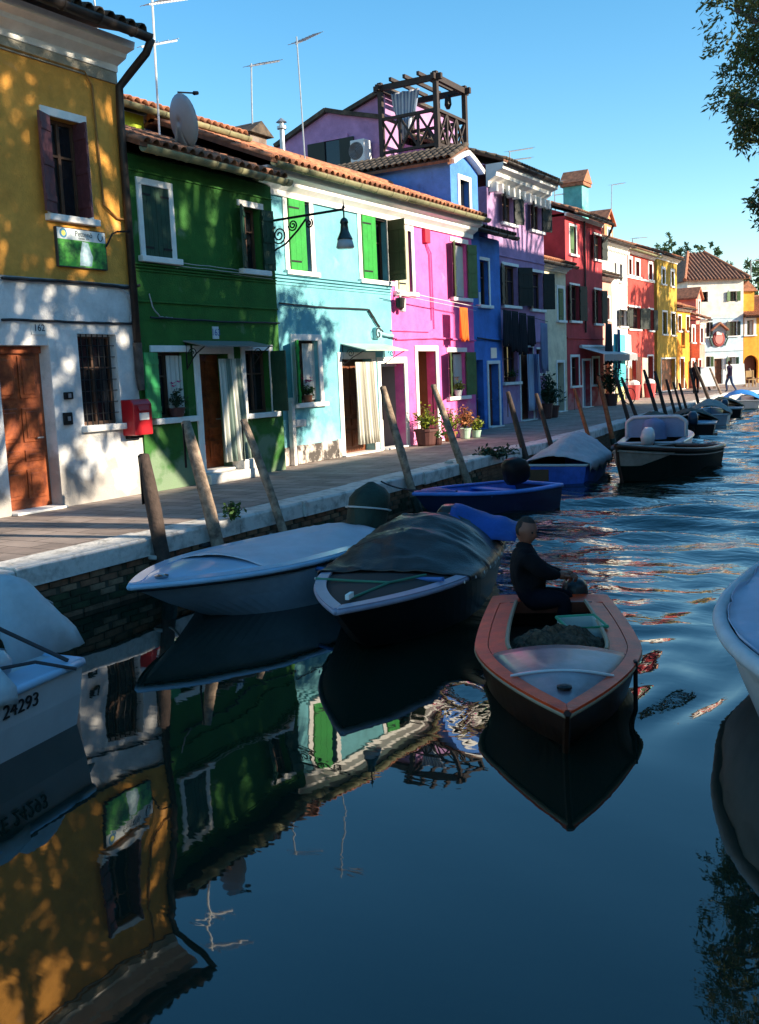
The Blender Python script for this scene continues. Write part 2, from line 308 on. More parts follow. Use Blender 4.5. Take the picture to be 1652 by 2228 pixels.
# ================================================================== HOUSES
class House:
    def __init__(s, name, label, X, y0, y1, walls, depth=6.0, rz=90.0, origin=None, cat='house'):
        a = R(rz); s.d = np.array([math.cos(a), math.sin(a), 0]); s.n = np.array([math.sin(a), -math.cos(a), 0])
        s.o = np.array(origin if origin is not None else (X, y0, 0.0), float); s.w = y1 - y0; s.X = X
        s.root = thing(name, label, cat, s.o, a); s.walls = walls; s.depth = depth; s.op = []
    def uz(s, px, py):
        p = hit(px, py, s.o, s.n); return float((p - s.o).dot(s.d)), float(p[2])
    def rect(s, Lf, Rt, T, B):
        ym, xm = (T + B) / 2, (Lf + Rt) / 2
        return s.uz(Lf, ym)[0], s.uz(Rt, ym)[0], max(0.0, s.uz(xm, B)[1]), s.uz(xm, T)[1]
    def build(s):
        for (z0, z1, m) in s.walls:
            us = sorted({0, s.w} | {min(max(v, 0), s.w) for r in s.op for v in r[:2]}); zs = sorted({z0, z1} | {min(max(v, z0), z1) for r in s.op for v in r[2:]})
            g = G()
            for i in range(len(us) - 1):
                for j in range(len(zs) - 1):
                    uc, zc = (us[i] + us[i + 1]) / 2, (zs[j] + zs[j + 1]) / 2
                    if any(r[0] < uc < r[1] and r[2] < zc < r[3] for r in s.op): continue
                    g.add([(us[i], 0, zs[j]), (us[i + 1], 0, zs[j]), (us[i + 1], 0, zs[j + 1]), (us[i], 0, zs[j + 1])], [(0, 1, 2, 3)])
            for r in s.op:
                a, b_, c0, c1 = max(r[0], 0), min(r[1], s.w), max(r[2], z0), min(r[3], z1)
                if c1 - c0 < .02 or b_ - a < .02: continue
                t = .24
                if r[0] >= 0: g.add([(a, 0, c0), (a, t, c0), (a, t, c1), (a, 0, c1)], [(0, 1, 2, 3)])
                if r[1] <= s.w: g.add([(b_, 0, c0), (b_, t, c0), (b_, t, c1), (b_, 0, c1)], [(0, 1, 2, 3)])
                if c1 == r[3]: g.add([(a, 0, c1), (b_, 0, c1), (b_, t, c1), (a, t, c1)], [(0, 1, 2, 3)])
                if c0 == r[2]: g.add([(a, 0, c0), (b_, 0, c0), (b_, t, c0), (a, t, c0)], [(0, 1, 2, 3)])
            D = s.depth; e = .003
            nt_ = getattr(s, 'notch', None)
            for side, q in (('L', e), ('R', s.w - e)):
                if nt_ and nt_[0] == side:
                    zt_n = nt_[1]; g.add([(q, .96, z0), (q, D, z0), (q, D, zt_n), (q, .96, zt_n)], [(0, 1, 2, 3)]); g.add([(q, 0, zt_n), (q, D, zt_n), (q, D, z1), (q, 0, z1)], [(0, 1, 2, 3)])
                else: g.add([(q, 0, z0), (q, D, z0), (q, D, z1), (q, 0, z1)], [(0, 1, 2, 3)])
            g.add([(0, D, z0), (s.w, D, z0), (s.w, D, z1), (0, D, z1)], [(0, 1, 2, 3)])
            me = mesh('wall', g); link('wall', me, m, s.root)
        z1 = s.walls[-1][1]; mk('ceiling', G().box(.02, s.w - .02, .02, s.depth - .02, z1 - .06, z1 - .02), dark, s.root)
        return s
    # ---------------------------------------------------------------- openings
    def win(s, Lf, Rt, T, B, frame=.10, fm=None, shut=(), sm=None, sill=True, lintel=True, inner='glass', sash=None, jamb=True, raw=None):
        u0, u1, z0, z1 = raw or s.rect(Lf, Rt, T, B); s.op.append((u0, u1, z0, z1)); fm = fm or trim; w, h = u1 - u0, z1 - z0
        g = G(); f = frame
        if f:
            if lintel: g.box(u0 - f, u1 + f, -.028, .015, z1, z1 + f)
            if jamb: g.box(u0 - f, u0, -.026, .015, z0, z1); g.box(u1, u1 + f, -.026, .015, z0, z1)
        if not g.v: g.box(u0 + .002, u1 - .002, .1, .13, z1 - .03, z1 - .002)
        fo = mk('window_frame', g, fm, s.root, bevel=.006)
        if sill: mk('sill', G().box(u0 - f - .05, u1 + f + .05, -.10, .02, z0 - .09, z0 - .001), fm, fo, bevel=.01)
        if inner in ('glass', 'curtain'):
            mk('pane', G().box(u0, u1, .165, .175, z0, z1), glass, fo)
            sw = sash or MT.get('brown_sash') or mat('brown_sash', (.10, .05, .03), .6)
            g = G(); t = .05
            for a, b_ in ((u0, u0 + t), (u1 - t, u1), ((u0 + u1) / 2 - t / 2, (u0 + u1) / 2 + t / 2)): g.box(a, b_, .13, .163, z0, z1)
            g.box(u0, u1, .132, .16, z0, z0 + t); g.box(u0, u1, .132, .16, z1 - t, z1); g.box(u0, u1, .134, .158, z0 + h * .62, z0 + h * .62 + .03)
            mk('sash', g, sw, fo)
        if inner == 'curtain':
            P = [[(u0 + w * (.5 + .5 * i / 12), .10 + .015 * math.sin(i * 1.9), z0 + .05 + (h - .1) * j) for j in (0, 1)] for i in range(13)]
            mk('curtain', G().grid(P), curtain_w, fo, solid=.004)
        for sh in shut: s.shutter(fo, u0, u1, z0, z1, *sh, sm=sm)
        return fo, (u0, u1, z0, z1)
    def shutter(s, fo, u0, u1, z0, z1, side, ang, frac=.5, y=-.045, sm=None, strap=True):
        w = (u1 - u0) * frac - .006; h = z1 - z0 - .02; g = G(); n = 3; bw = w / n
        for i in range(n): g.box(i * bw + .002, (i + 1) * bw - .002, -.016, .016, 0, h)
        for zz in (.14, .5, .86): g.box(.01, w - .01, .016, .030, h * zz - .04, h * zz + .04)
        a = R(ang); u = u0 if side == 'L' else u1
        if side == 'L': M = Matrix.Translation((u + .004, y, z0 + .01)) @ Matrix.Rotation(-a, 4, 'Z')
        else: M = Matrix.Translation((u - .004, y, z0 + .01)) @ Matrix.Rotation(a, 4, 'Z') @ Matrix.Scale(-1, 4, (1, 0, 0))
        o = mk('shutter', g.xf(M), sm, fo)
        if strap:
            g = G()
            for zz in (.12, .88): g.box(0, w * .62, -.024, -.016, h * zz - .016, h * zz + .016)
            mk('hinge', g.xf(M), iron, fo)
        return o
    def door(s, Lf, Rt, T, B, frame=.12, fm=None, leaf=None, ydoor=.2, panels=True, z0=None, open_=0, step=False, raw=None, fname='door_frame'):
        u0, u1, zz, z1 = raw or s.rect(Lf, Rt, T, B); z0 = 0.0 if z0 is None else z0; s.op.append((u0, u1, z0, z1)); fm = fm or trim; f = frame
        g = G()
        if f: g.box(u0 - f, u1 + f, -.03, .02, z1, z1 + f); g.box(u0 - f, u0, -.028, .02, z0, z1); g.box(u1, u1 + f, -.028, .02, z0, z1)
        else: g.box(u0 + .001, u1 - .001, .18, .235, z1 - .06, z1 - .001)
        fo = mk(fname, g, fm, s.root, bevel=.008)
        mk('threshold', G().box(u0 - f, u1 + f, -.12, .26, max(z0 - .0, 0) - .0, z0 + .035), fm, fo, bevel=.01)
        if leaf:
            w = u1 - u0; h = z1 - z0 - .04; g = G(); g.box(u0 + .003, u1 - .003, ydoor, ydoor + .04, z0 + .036, z1 - .002); lo = mk('door', g, leaf, fo)
            if panels:
                g = G()
                for c0, c1 in ((.10, .46), (.54, .90)):
                    for r0, r1 in ((.06, .24), (.29, .36), (.41, .62), (.68, .94)):
                        a, b_, e0, e1 = u0 + w * c0, u0 + w * c1, z0 + .04 + h * r0, z0 + .04 + h * r1
                        g.box(a, b_, ydoor - .022, ydoor - .001, e0, e1)
                        g.box(a + .05, b_ - .05, ydoor - .036, ydoor - .022, e0 + .05, e1 - .05) if e1 - e0 > .15 else None
                mk('door_panel', g, leaf, fo, bevel=.012)
                mk('handle', G().tube([(u1 - .1, ydoor - .005, z0 + h * .45), (u1 - .1, ydoor - .06, z0 + h * .45), (u1 - .2, ydoor - .06, z0 + h * .45)], .011), steel, fo)
        return fo, (u0, u1, z0, z1)
    def bead_curtain(s, r, m, u0, u1, z0, z1, y=-.06, flare=.12, waves=9, label=None):
        """hanging cloth door curtain with folds, a thing of its own"""
        P = []; n = 72
        for i in range(n + 1):
            t = i / n; row = []
            for j in range(9):
                v = j / 8; amp = .018 + .045 * v; ph = .7 * math.sin(v * 2 + t * 5)
                row.append((u0 + (u1 - u0) * t + flare * v * (t - .25) * .6, y - .02 - amp * math.sin(t * waves * 2 * math.pi + ph) - .05 * v * math.sin(t * 3), z1 - (z1 - z0) * v))
            P.append(row)
        return mk('door_curtain', G().grid(P, uv=True), m, r, smooth=True)
    # ---------------------------------------------------------------- roof
    def roof(s, ze, pitch=19, oh=.42, tm=None, indiv=0, gm=None, x0=0.0, x1=None, ridge=None, wallm=None, cols_step=.19, gut=True, top_h=None):
        x1 = s.w if x1 is None else x1; tm = tm or tile_m; p = R(pitch); rd = ridge or s.depth / 2; t = math.tan(p); D = 2 * rd
        zr = ze + (rd + oh) * t
        mk('gable', G().prism([(0, ze - .001), (rd, ze + rd * t), (D, ze - .001)], x0 + .006, x1 - .006, 'x'), wallm or s.walls[-1][2], s.root)
        th = .07
        ro = mk('roof', G().prism([(-oh, ze + .02), (rd, zr + .02), (D + oh, ze + .02), (D + oh, ze + .02 + th), (rd, zr + .02 + th), (-oh, ze + .02 + th)], x0, x1, 'x').xf(Matrix.Translation((0, 0, -oh * t * .0))), bed_m, s.root)
        ln = .42; step = .34; r = .088; cols = max(1, int((x1 - x0) / cols_step)); cs = (x1 - x0) / cols; rows = int((rd + oh) / math.cos(p) / step)
        def arc(rad): return [(rad * math.cos(math.pi * k / 5), rad * math.sin(math.pi * k / 5)) for k in range(6)]
        tg = G(); A, B_ = arc(r), arc(r * .80)
        vs = [(x, -.0, z) for x, z in A] + [(x * .86, ln, z * .86) for x, z in A] + [(x, 0, z) for x, z in B_] + [(x * .86, ln, z * .86) for x, z in B_]
        fs = [(k, k + 1, 6 + k + 1, 6 + k) for k in range(5)] + [(12 + k, 18 + k, 18 + k + 1, 12 + k + 1) for k in range(5)] + [(k, 12 + k, 12 + k + 1, k + 1) for k in range(5)] + [(0, 6, 18, 12), (5, 17, 23, 11)]
        tg.add(vs, fs); tms = []
        tvar = [tm, mat(tm.name + '_pale', tuple(min(1, v * 1.35) for v in tm.node_tree.nodes['Color Ramp'].color_ramp.elements[1].color[:3]), .85, .4, 6, .3, 40), mat(tm.name + '_sooty', tuple(v * .55 for v in tm.node_tree.nodes['Color Ramp'].color_ramp.elements[1].color[:3]), .9, .4, 6, .3, 40)]
        if indiv:
            for q in tvar: me = mesh('roof_tile', tg); me.materials.append(q); me.polygons.foreach_set('use_smooth', [True] * len(me.polygons)); tms.append(me)
        rest = G(); cnt = 0
        for j in range(rows):
            for i in range(cols):
                a = j * step - .05; y = -oh + a * math.cos(p); z = ze + .02 + th + a * math.sin(p) - .005; x = x0 + (i + .5) * cs + rng.uniform(-.008, .008); tl = p - .05 + rng.uniform(-.02, .02)
                if indiv and cnt < min(indiv, 290):
                    o = link('roof_tile', rng.choices(tms, (6, 3, 2))[0], None, ro, (x, y, z)); o.rotation_euler = (tl, 0, rng.uniform(-.03, .03)); cnt += 1
                else:
                    M = Matrix.Translation((x, y, z)) @ Matrix.Rotation(tl, 4, 'X'); q = G(); q.add([tuple(M @ Vector(v)) for v in vs[:12]] , fs[:5]); rest.add(q.v, q.f)
        if rest.v: stuff(mk('roof_tiles', rest, tm, ro, smooth=True, solid=.015))
        mk('ridge_tiles', G().tube([(x0, rd, zr + th + .03), (x1, rd, zr + th + .03)], .11, 10), tm, ro)
        if gut:
            gm = gm or gutter_m; yg, zg = -oh - .07, ze - .045
            n = max(2, int((x1 - x0) / .05)); P = []
            for i in (0, 1):
                x = x0 if i == 0 else x1; P.append([(x, yg + .085 * math.cos(math.pi + math.pi * k / 8), zg + .06 + .085 * math.sin(math.pi + math.pi * k / 8)) for k in range(9)])
            go = mk('gutter', G().grid(P), gm, s.root, smooth=True, solid=.012)
            jm = mesh('gutter_joint', G().tube([(0, yg + .093 * math.cos(math.pi + math.pi * k / 8), zg + .06 + .093 * math.sin(math.pi + math.pi * k / 8)) for k in range(9)], .011, 5)); x = x0 + .3
            while x < x1: link('gutter_joint', jm, gm, go, (x, 0, 0)); x += .62
        return ro
    def cornice(s, z0, h=.3, out=.24, m=None, x0=0, x1=None):
        x1 = s.w if x1 is None else x1
        P = [(.01, z0), (-.05, z0), (-.06, z0 + h * .25), (-out * .55, z0 + h * .45), (-out * .6, z0 + h * .62), (-out * .95, z0 + h * .72), (-out, z0 + h), (.01, z0 + h)]
        return mk('cornice', G().prism(P, x0 - .002, x1 + .002, 'x'), m or trim, s.root)
    def band(s, z, h=.09, out=.05, m=None, name='string_course', x0=0, x1=None):
        return mk(name, G().box(x0, s.w if x1 is None else x1, -out, .01, z, z + h), m or trim, s.root, bevel=.01)
    def local(s, u, y, z): return tuple(s.o + s.d * u - s.n * y + np.array([0, 0, z]))

def ax(px, py, X): return float(at_x(px, py, X)[1])
X1, X2, X3, X4, X5, X6 = -10.75, -10.72, -11.1, -11.1, -11.95, -12.3
yA = ax(319, 1070, X1); yB = ax(606, 720, X2); yC = ax(849.6, 631, X3); yD = ax(1031, 710, X4); yE = ax(1087, 563, X5); yF = ax(1184.4, 592, X6)
ochre = plaster('ochre_render', (.78, .36, .07)); white_r = plaster('whitewashed_render', (.74, .73, .72), (.26, .23, .20), .75)
green_r = plaster('green_render', (.04, .145, .03)); teal_r = plaster('turquoise_render', (.17, .46, .52)); pink_r = plaster('hot_pink_render', (.85, .15, .43))
blue_r = plaster('blue_render', (.075, .22, .62), (.03, .07, .2), .7); mauve_r = plaster('mauve_render', (.42, .25, .44)); cream_r = plaster('cream_render', (.74, .66, .48), (.4, .36, .3), .6)
red_r = plaster('brick_red_render', (.45, .055, .065)); lilac_r = plaster('lilac_render', (.46, .25, .47))
sh_brown = mat('purple_brown_shutter', (.13, .045, .055), .6, .3, 9, .2, 30); sh_green = mat('bright_green_shutter', (.015, .28, .035), .5, .2, 6, .1, 30)
sh_dgreen = mat('bottle_green_shutter', (.012, .055, .028), .55, .3, 6, .1, 30); sh_olive = mat('pale_olive_shutter', (.48, .48, .33), .6, .15, 6); sh_sage = mat('sage_green_shutter', (.09, .17, .06), .6, .2, 6)
sh_mid = mat('leaf_green_shutter', (.03, .30, .10), .5, .2, 6); sh_black = mat('black_green_shutter', (.012, .018, .014), .6)
door_w = mat('varnished_pine', (.34, .085, .025), .4, .45, 5, .15, 40, col2=(.13, .028, .010), coat=.4)
door_b = mat('brown_door', (.16, .05, .02), .45, .3, 6); door_red = mat('dark_red_door', (.07, .008, .012), .6)

# ---------------- ochre and white house
h1z = lambda h, px, py: h.uz(px, py)[1]
H1 = House('ochre_house', 'two-tone house with ochre upper floor and white ground floor at the left edge', X1, 4.2, yA, [], 7)
zb = H1.uz(273, 623)[1]; ze1 = H1.uz(257, 161)[1]
H1.walls = [(0, zb, white_r), (zb, ze1 + .3, ochre)]
H1.win(110, 181, 262, 471, .11, shut=[('L', 158, .52), ('R', 82, .5, .12)], sm=sh_brown, inner='glass')
fo, r = H1.win(176, 259, 727, 924, 0, sill=True, inner='glass')
g = G(); u0, u1, z0, z1 = r
for i in range(1, 7): g.tube([(u0 + (u1 - u0) * i / 7, .05, z0), (u0 + (u1 - u0) * i / 7, .05, z1)], .009, 6)
for i in range(1, 8): g.tube([(u0, .05, z0 + (z1 - z0) * i / 8), (u1, .05, z0 + (z1 - z0) * i / 8)], .006, 5)
mk('grille', g, iron, fo)
fo, rdoor = H1.door(9, 121, 751, 1106, 0, leaf=door_w, ydoor=.2)
mk('transom_rail', G().box(rdoor[0] + .01, rdoor[1] - .01, .15, .198, rdoor[3] - .1, rdoor[3] - .01), door_w, fo)
# dark window further left, reflected in the canal
H1.win(0, 0, 0, 0, .11, shut=[('L', 165, .5), ('R', 165, .5)], sm=sh_brown, raw=(1.0, 1.75, 3.9, 5.3))
H1.build(); H1.cornice(ze1, .34, .42)
mk('frieze', G().box(0, H1.w, -.03, .01, ze1 - .16, ze1 - .002), plaster('grey_frieze', (.42, .38, .30)), H1.root)
H1.roof(ze1 + .36, 18, .62, tile_dark, 290, gutter_d)
H1.band(zb - .01, .035, .02, mat('grey_moulding', (.3, .3, .3)), 'string_course')
# downpipe with its swan neck
a = H1.uz(262, 190)[1]
pts = [(H1.w + .02, -.72, ze1 + .33), (H1.w + .02, -.60, ze1 + .16), (H1.w + .03, -.25, ze1 - .05), (H1.w - .04, -.10, ze1 - .22), (H1.w - .04, -.08, ze1 - .6), (H1.w - .04, -.08, 2.25)]
mk('downpipe', G().tube(pts, .058, 10), gutter_d, H1.root, smooth=True)
mk('downpipe_shoe', G().tube([(H1.w - .04, -.08, 2.25), (H1.w - .04, -.08, 1.75), (H1.w - .04, -.09, 1.55)], [.066, .066, .05], 10), mat('scuffed_brown_pipe', (.09, .07, .06), .7, .5, 8), H1.root)
mk('wall_pipe', G().tube([(0.2, -.03, ze1 - .12), (H1.w - .62, -.03, ze1 - .13), (H1.w - .5, -.03, ze1 - .28), (H1.w - .45, -.03, ze1 - 1.9), (H1.w - .2, -.03, ze1 - 2.05), (H1.w - .06, -.05, ze1 - 2.06)], .016, 6), mat('ochre_pipe', (.3, .15, .04)), H1.root)
# skirting stone by the door
mk('door_jamb_stone', G().box(rdoor[1] + .003, rdoor[1] + .10, -.012, .01, 0, 2.3), white_r, H1.root)

# ---------------- green house
H2 = House('green_house', 'dark green two-storey house in tree shade beside the ochre house', X2, yA + .004, yB, [], 6)
ze2 = H2.uz(419, 366)[1]
H2.walls = [(0, ze2, green_r)]
_, r_ = H2.win(311, 369, 408, 560, .10, shut=[('L', 0, .5, -.0), ('R', 0, .5, -.0)], sm=sh_dgreen)
H2.win(528, 567, 453, 587, .10, shut=[('L', 150, .55), ('R', 168, .55)], sm=sh_dgreen, jamb=False)
_, rg = H2.win(341, 408, 766, 908, .10, shut=[('L', 172, .5)], sm=sh_mid, jamb=False, inner='curtain')
_, rd2 = H2.door(440, 504, 770, 1030, .13, leaf=door_w, ydoor=.23, panels=True, z0=.17)
H2.win(535, 588, 763, 898, .10, shut=[('R', 95, .45)], sm=sh_dgreen)
H2.build()
mk('doorstep', G().box(rd2[0] - .25, rd2[1] + .35, -.32, -.0, 0, .165), kerb_m, H2.root, bevel=.015)
mk('doorstep_block', G().box(rd2[1] - .1, rd2[1] + .3, -.30, -.03, .166, .32), kerb_m, H2.root, bevel=.015)
H2.band(H2.uz(471, 665)[1] - .015, .03, .03, green_r)
zs_ = H2.uz(450, 590)[1]
for k in range(3): H2.band(zs_ - .10 + k * .045, .028, .02 + .012 * k, green_r, 'string_course')
H2.band(ze2 - .24, .025, .025, green_r, 'frieze_moulding')
H2.roof(ze2 + .02, 21, .34, tile_old, 290, gutter_m)

# ---------------- turquoise house
H3 = House('turquoise_house', 'turquoise two-storey house with bright green shutters and white cornice', X3, yB + .004, yC, [], 6)
ze3 = H3.uz(681, 443.5)[1]
H3.walls = [(0, ze3 + .02, teal_r)]
H3.win(626, 674, 437, 590, .13, shut=[('L', 4, .66)], sm=sh_green)
f_, r_ = H3.win(786, 842, 474, 610, .13, shut=[('L', 4, .45)], sm=sh_green); H3.shutter(f_, *r_, 'R', 84, .42, sm=mat('shaded_green_shutter', (.045, .05, .02), .8), strap=False)  # right leaf's shade is put into its colour, darker than the green leaf
_, rt3 = H3.win(643, 694, 741, 876, .12, shut=[('L', 140, .5)], sm=sh_green, inner='curtain')
_, rd3 = H3.door(746, 812, 781, 968, .14, leaf=door_b, ydoor=.22)
u0 = H3.uz(830, 880)[0]; zt = H3.uz(845, 791)[1]
u1p = None
H3.op.append((u0, H3.w + 1, 0, zt)); H3.notch = ('R', zt)
H3.build()
H3.cornice(ze3, .40, .34); zs_ = H3.uz(700, 618)[1]
for k in range(4): H3.band(zs_ - .09 + k * .06, .042, .02 + .014 * k, teal_r, 'string_course')
stone_base = mat('blotched_stone_plinth', (.42, .37, .33), .9, .6, 3.5, .5, 12, col2=(.07, .06, .055), fac=(.45, .55))
x = .02
while x < rd3[0] - .2:
    x2 = min(x + rng.uniform(.4, .75), rd3[0] - .16); mk('plinth_stone', G().box(x + .003, x2 - .003, -.035 - rng.uniform(0, .012), .0, 0, .36 + rng.uniform(-.01, .02)), stone_base, H3.root, bevel=.012); x = x2
H3.roof(ze3 + .42, 22, .42, tile_m, 290, gutter_m, ridge=2.3)

# ---------------- pink house
H4 = House('pink_house', 'hot pink two-storey house with flower pots at its door', X4, yC + .004, yD, [], 6)
H4.walls = [(0, ze3 + .02, pink_r)]
H4.win(862, 895, 501, 635, .12, shut=[('L', 3, .62)], sm=sh_olive)
H4.win(985, 1015, 529, 648, .11, shut=[('L', 150, .42), ('R', 160, .42)], sm=sh_sage, jamb=False, inner='curtain')
_, rd4 = H4.door(911, 950, 764, 957, .13, leaf=None)
_, rp4 = H4.win(977, 1012, 766, 862, .11, shut=[('L', 150, .45), ('R', 165, .42)], sm=sh_sage, jamb=False, inner='curtain')
u1 = H4.uz(881.5, 880)[0]
H4.notch = ('L', zt); fo5, _ = H4.door(0, 0, 0, 0, 0, raw=(-(H3.w - u0) + .001, u1, 0, zt))
H4.build()
mk('passage_surround', G().box(-(H3.w - u0) - .13, u1 + .13, -.03, .012, zt, zt + .14).box(-(H3.w - u0) - .13, -(H3.w - u0), -.03, .012, 0, zt - .002).box(u1, u1 + .13, -.03, .012, 0, zt - .002), trim, H4.root, bevel=.008)
mk('passage_door', G().box(-(H3.w - u0) - .0, u1 + .0, .9, .95, 0, zt), door_red, H4.root); mk('passage_side', G().box(u1 + .002, u1 + .04, .24, .9, 0, zt), mat('grey_jamb', (.25, .24, .25)), H4.root); mk('passage_side', G().box(-(H3.w - u0) - .04, -(H3.w - u0) - .002, .24, .9, 0, zt), MT['grey_jamb'], H4.root); mk('passage_ceiling', G().box(-(H3.w - u0), u1, .24, .9, zt + .002, zt + .04), dark, H4.root)
# half open orange leaf inside the pink house's door
mk('door', G().box(0, .04, 0, .8, .04, rd4[3] - .02).xf(Matrix.Translation((rd4[0] + .02, .24, 0)) @ Matrix.Rotation(R(-10), 4, 'Z')), mat('orange_glazed_door', (.55, .2, .03), .4, .3, 5), fo5)
mk('hall_floor', G().box(rd4[0] - .02, rd4[1] + .02, .245, 1.6, 0, .03), door_w, H4.root); mk('hall_wall', G().box(rd4[0] - .06, rd4[0] - .02, .245, 1.6, 0, rd4[3] + .1).box(rd4[1] + .02, rd4[1] + .06, .245, 1.6, 0, rd4[3] + .1).box(rd4[0] - .02, rd4[1] + .02, 1.56, 1.6, 0, rd4[3] + .1), mat('brown_hall', (.20, .10, .06)), H4.root)
H4.cornice(ze3 - .0, .40, .34); H4.roof(ze3 + .42, 22, .42, tile_m, 290, gutter_m, ridge=2.3)
jb = H4.uz(924, 512)
mk('junction_box', G().box(jb[0] - .12, jb[0] + .12, -.09, 0, jb[1] - .18, jb[1] + .14), mat('red_box', (.5, .02, .05), .6), H4.root, bevel=.01)
p1 = H4.uz(938, 720)
mk('wall_pipe', G().tube([(jb[0] + .05, -.03, jb[1] - .2), (jb[0] + .25, -.03, jb[1] - .4), (jb[0] + .28, -.03, p1[1] + .05), (jb[0] + .0, -.03, p1[1] - .02), (-.1, -.03, p1[1] - .02)], .018, 6), pink_r, H4.root)
mk('wall_pipe', G().tube([(jb[0] + .0, -.03, jb[1] - .2), (jb[0] + .16, -.03, jb[1] - .42), (jb[0] + .18, -.03, p1[1] + .25)], .018, 6), pink_r, H4.root)

# ---------------- blue house with its attic dormer
H5 = House('blue_house', 'narrow blue house in shade with a tall blue roof dormer', X5, yD + .006, yE, [], 6)
ze5 = H5.uz(1062, 519)[1]
H5.walls = [(0, ze5, blue_r)]
H5.win(1043.5, 1063, 567, 664, .09); H5.door(1036, 1053, 783, 918, 0, leaf=door_b, fm=blue_r); H5.door(1064, 1086, 792, 923, .10, leaf=door_b, ydoor=.22)
H5.build(); H5.band(H5.uz(1070, 740)[1], .05, .04, blue_r); H5.roof(ze5 + .02, 17, .5, tile_dark, 0, gutter_d)
# dormer: ridge across the street, gable towards the canal
Yd = yD + .25
pA = at_y(986, 449, Yd); pT = at_y(979, 352, Yd); pL = at_y(*c(3, 690, 712), Yd)
Xf, Xb, zt_ = float(pT[0]), float(pL[0]) - 2.5, float(pT[2])
wD = float(at_x(1040, 420, Xf)[1]) - Yd
lx0, ly0 = Yd - H5.o[1], -(Xf - H5.o[0])      # local u, depth of the dormer's front corner
gD = House('dormer_tmp', 'x', Xf, Yd, Yd + wD, [(0, 1, blue_r)])
rw = gD.rect(*[c(3, 1410, 0)[0], c(3, 1465, 0)[0], c(3, 0, 785)[1], c(3, 0, 968)[1]]); bpy.data.objects.remove(gD.root)
dz = zt_ - 3.2
g = G(); pk = zt_ + .32; DD = ly0 - (-(Xb - H5.o[0])); DD = abs(DD)
u0, u1, z0, z1 = rw; u0 += lx0; u1 += lx0; a0, a1 = lx0, lx0 + wD; f = ly0
for (p, q, r0, r1) in ((a0, u0, dz, zt_), (u1, a1, dz, zt_), (u0, u1, dz, z0), (u0, u1, z1, zt_)): g.add([(p, f, r0), (q, f, r0), (q, f, r1), (p, f, r1)], [(0, 1, 2, 3)])
g.add([(a0, f, zt_), (a1, f, zt_), ((a0 + a1) / 2, f, pk)], [(0, 1, 2)])
for q in (a0, a1): g.add([(q, f, dz), (q, f + DD, dz), (q, f + DD, zt_), (q, f, zt_)], [(0, 1, 2, 3)])
for q0, q1, zz0, zz1 in ((u0, u0, z0, z1), (u1, u1, z0, z1)): g.add([(q0, f, zz0), (q0, f + .2, zz0), (q0, f + .2, zz1), (q0, f, zz1)], [(0, 1, 2, 3)])
g.add([(a0, f + DD, dz), (a1, f + DD, dz), (a1, f + DD, zt_), (a0, f + DD, zt_)], [(0, 1, 2, 3)])
do = mk('dormer', g, blue_r, H5.root)
mk('dormer_window_frame', G().box(u0 - .12, u0, f - .03, f + .01, z0 - .1, z1 + .12).box(u1, u1 + .12, f - .03, f + .01, z0 - .1, z1 + .12).box(u0, u1, f - .03, f + .01, z1, z1 + .12), trim, do)
mk('dormer_pane', G().box(u0, u1, f + .14, f + .15, z0, z1), glass, do)
mid = (a0 + a1) / 2; g = G()
for sg, e in ((-1, a0 - .1), (1, a1 + .1)):
    P = [(e + (mid - e) * t, zt_ - .02 + (pk + .04 - zt_) * (.35 * math.sin(t * math.pi / 2) + .65 * t)) for t in (0, .25, .5, .75, 1)]
    for (xa, za), (xb_, zb_) in zip(P, P[1:]): g.beam((xa, f - .08, za), (xb_, f - .08, zb_), .2, .12)
mk('pediment', g, trim, do)
sl = G(); e0 = a0 - .22; th = .06
sl.prism([(e0, zt_ - .05), (mid, pk + .12), (a1 + .2, zt_ - .05), (a1 + .2, zt_ + .02), (mid, pk + .19), (e0, zt_ + .02)], f - .1, f + DD, 'y')
mk('dormer_roof', sl, bed_m, do)
g = G(); y_ = f - .05
while y_ < f + DD:
    for j in range(4):
        t0, t1 = j / 4, min(1.12, (j + 1.25) / 4); P = []
        for t in (t0, t1): P.append([(e0 + (mid - e0) * t, y_ + .085 * math.cos(math.pi * k / 5), zt_ + .03 + (pk + .17 - zt_) * t + .085 * math.sin(math.pi * k / 5) + (.02 if t == t0 else 0)) for k in range(6)])
        q = G().grid(P); g.add(q.v, q.f)
    y_ += .19
stuff(mk('dormer_tiles', g, tile_dark, do, smooth=True, solid=.012))

# ---------------- mauve house
H6 = House('mauve_house', 'three-storey mauve house with heavy white bracketed cornice', X6, yE + .004, yF, [], 6)
ze6 = H6.uz(1140, 432)[1]
H6.walls = [(0, ze6, mauve_r)]
for a in ((1093, 1117, 421, 486), (1155, 1178, 446, 502)): H6.win(*a, .09, shut=[('L', 150, .5), ('R', 160, .5)], sm=sh_black, jamb=False)
for a in ((1095, 1126, 579, 665), (1156, 1180, 593, 673)): H6.win(*a, .09, shut=[('L', 165, .5), ('R', 150, .5)], sm=sh_black, jamb=False)
H6.win(1096, 1127, 751, 831, .07, jamb=False, inner='glass'); _, rd6 = H6.door(1133, 1160, 756, 903, .06, leaf=door_b); H6.win(1168, 1181, 760, 812, .06, jamb=False)
H6.build(); H6.cornice(ze6 - .02, .62, .55)
x = .15
while x < H6.w: mk('cornice_bracket', G().box(x, x + .12, -.26, 0, ze6 - .16, ze6 + .12), trim, H6.root, bevel=.02); x += .42
H6.band(H6.uz(1150, 570)[1], .05, .035, mauve_r); H6.band(H6.uz(1150, 745)[1], .07, .08, mauve_r)
H6.roof(ze6 + .6, 20, .55, tile_dark, 0, gutter_d)

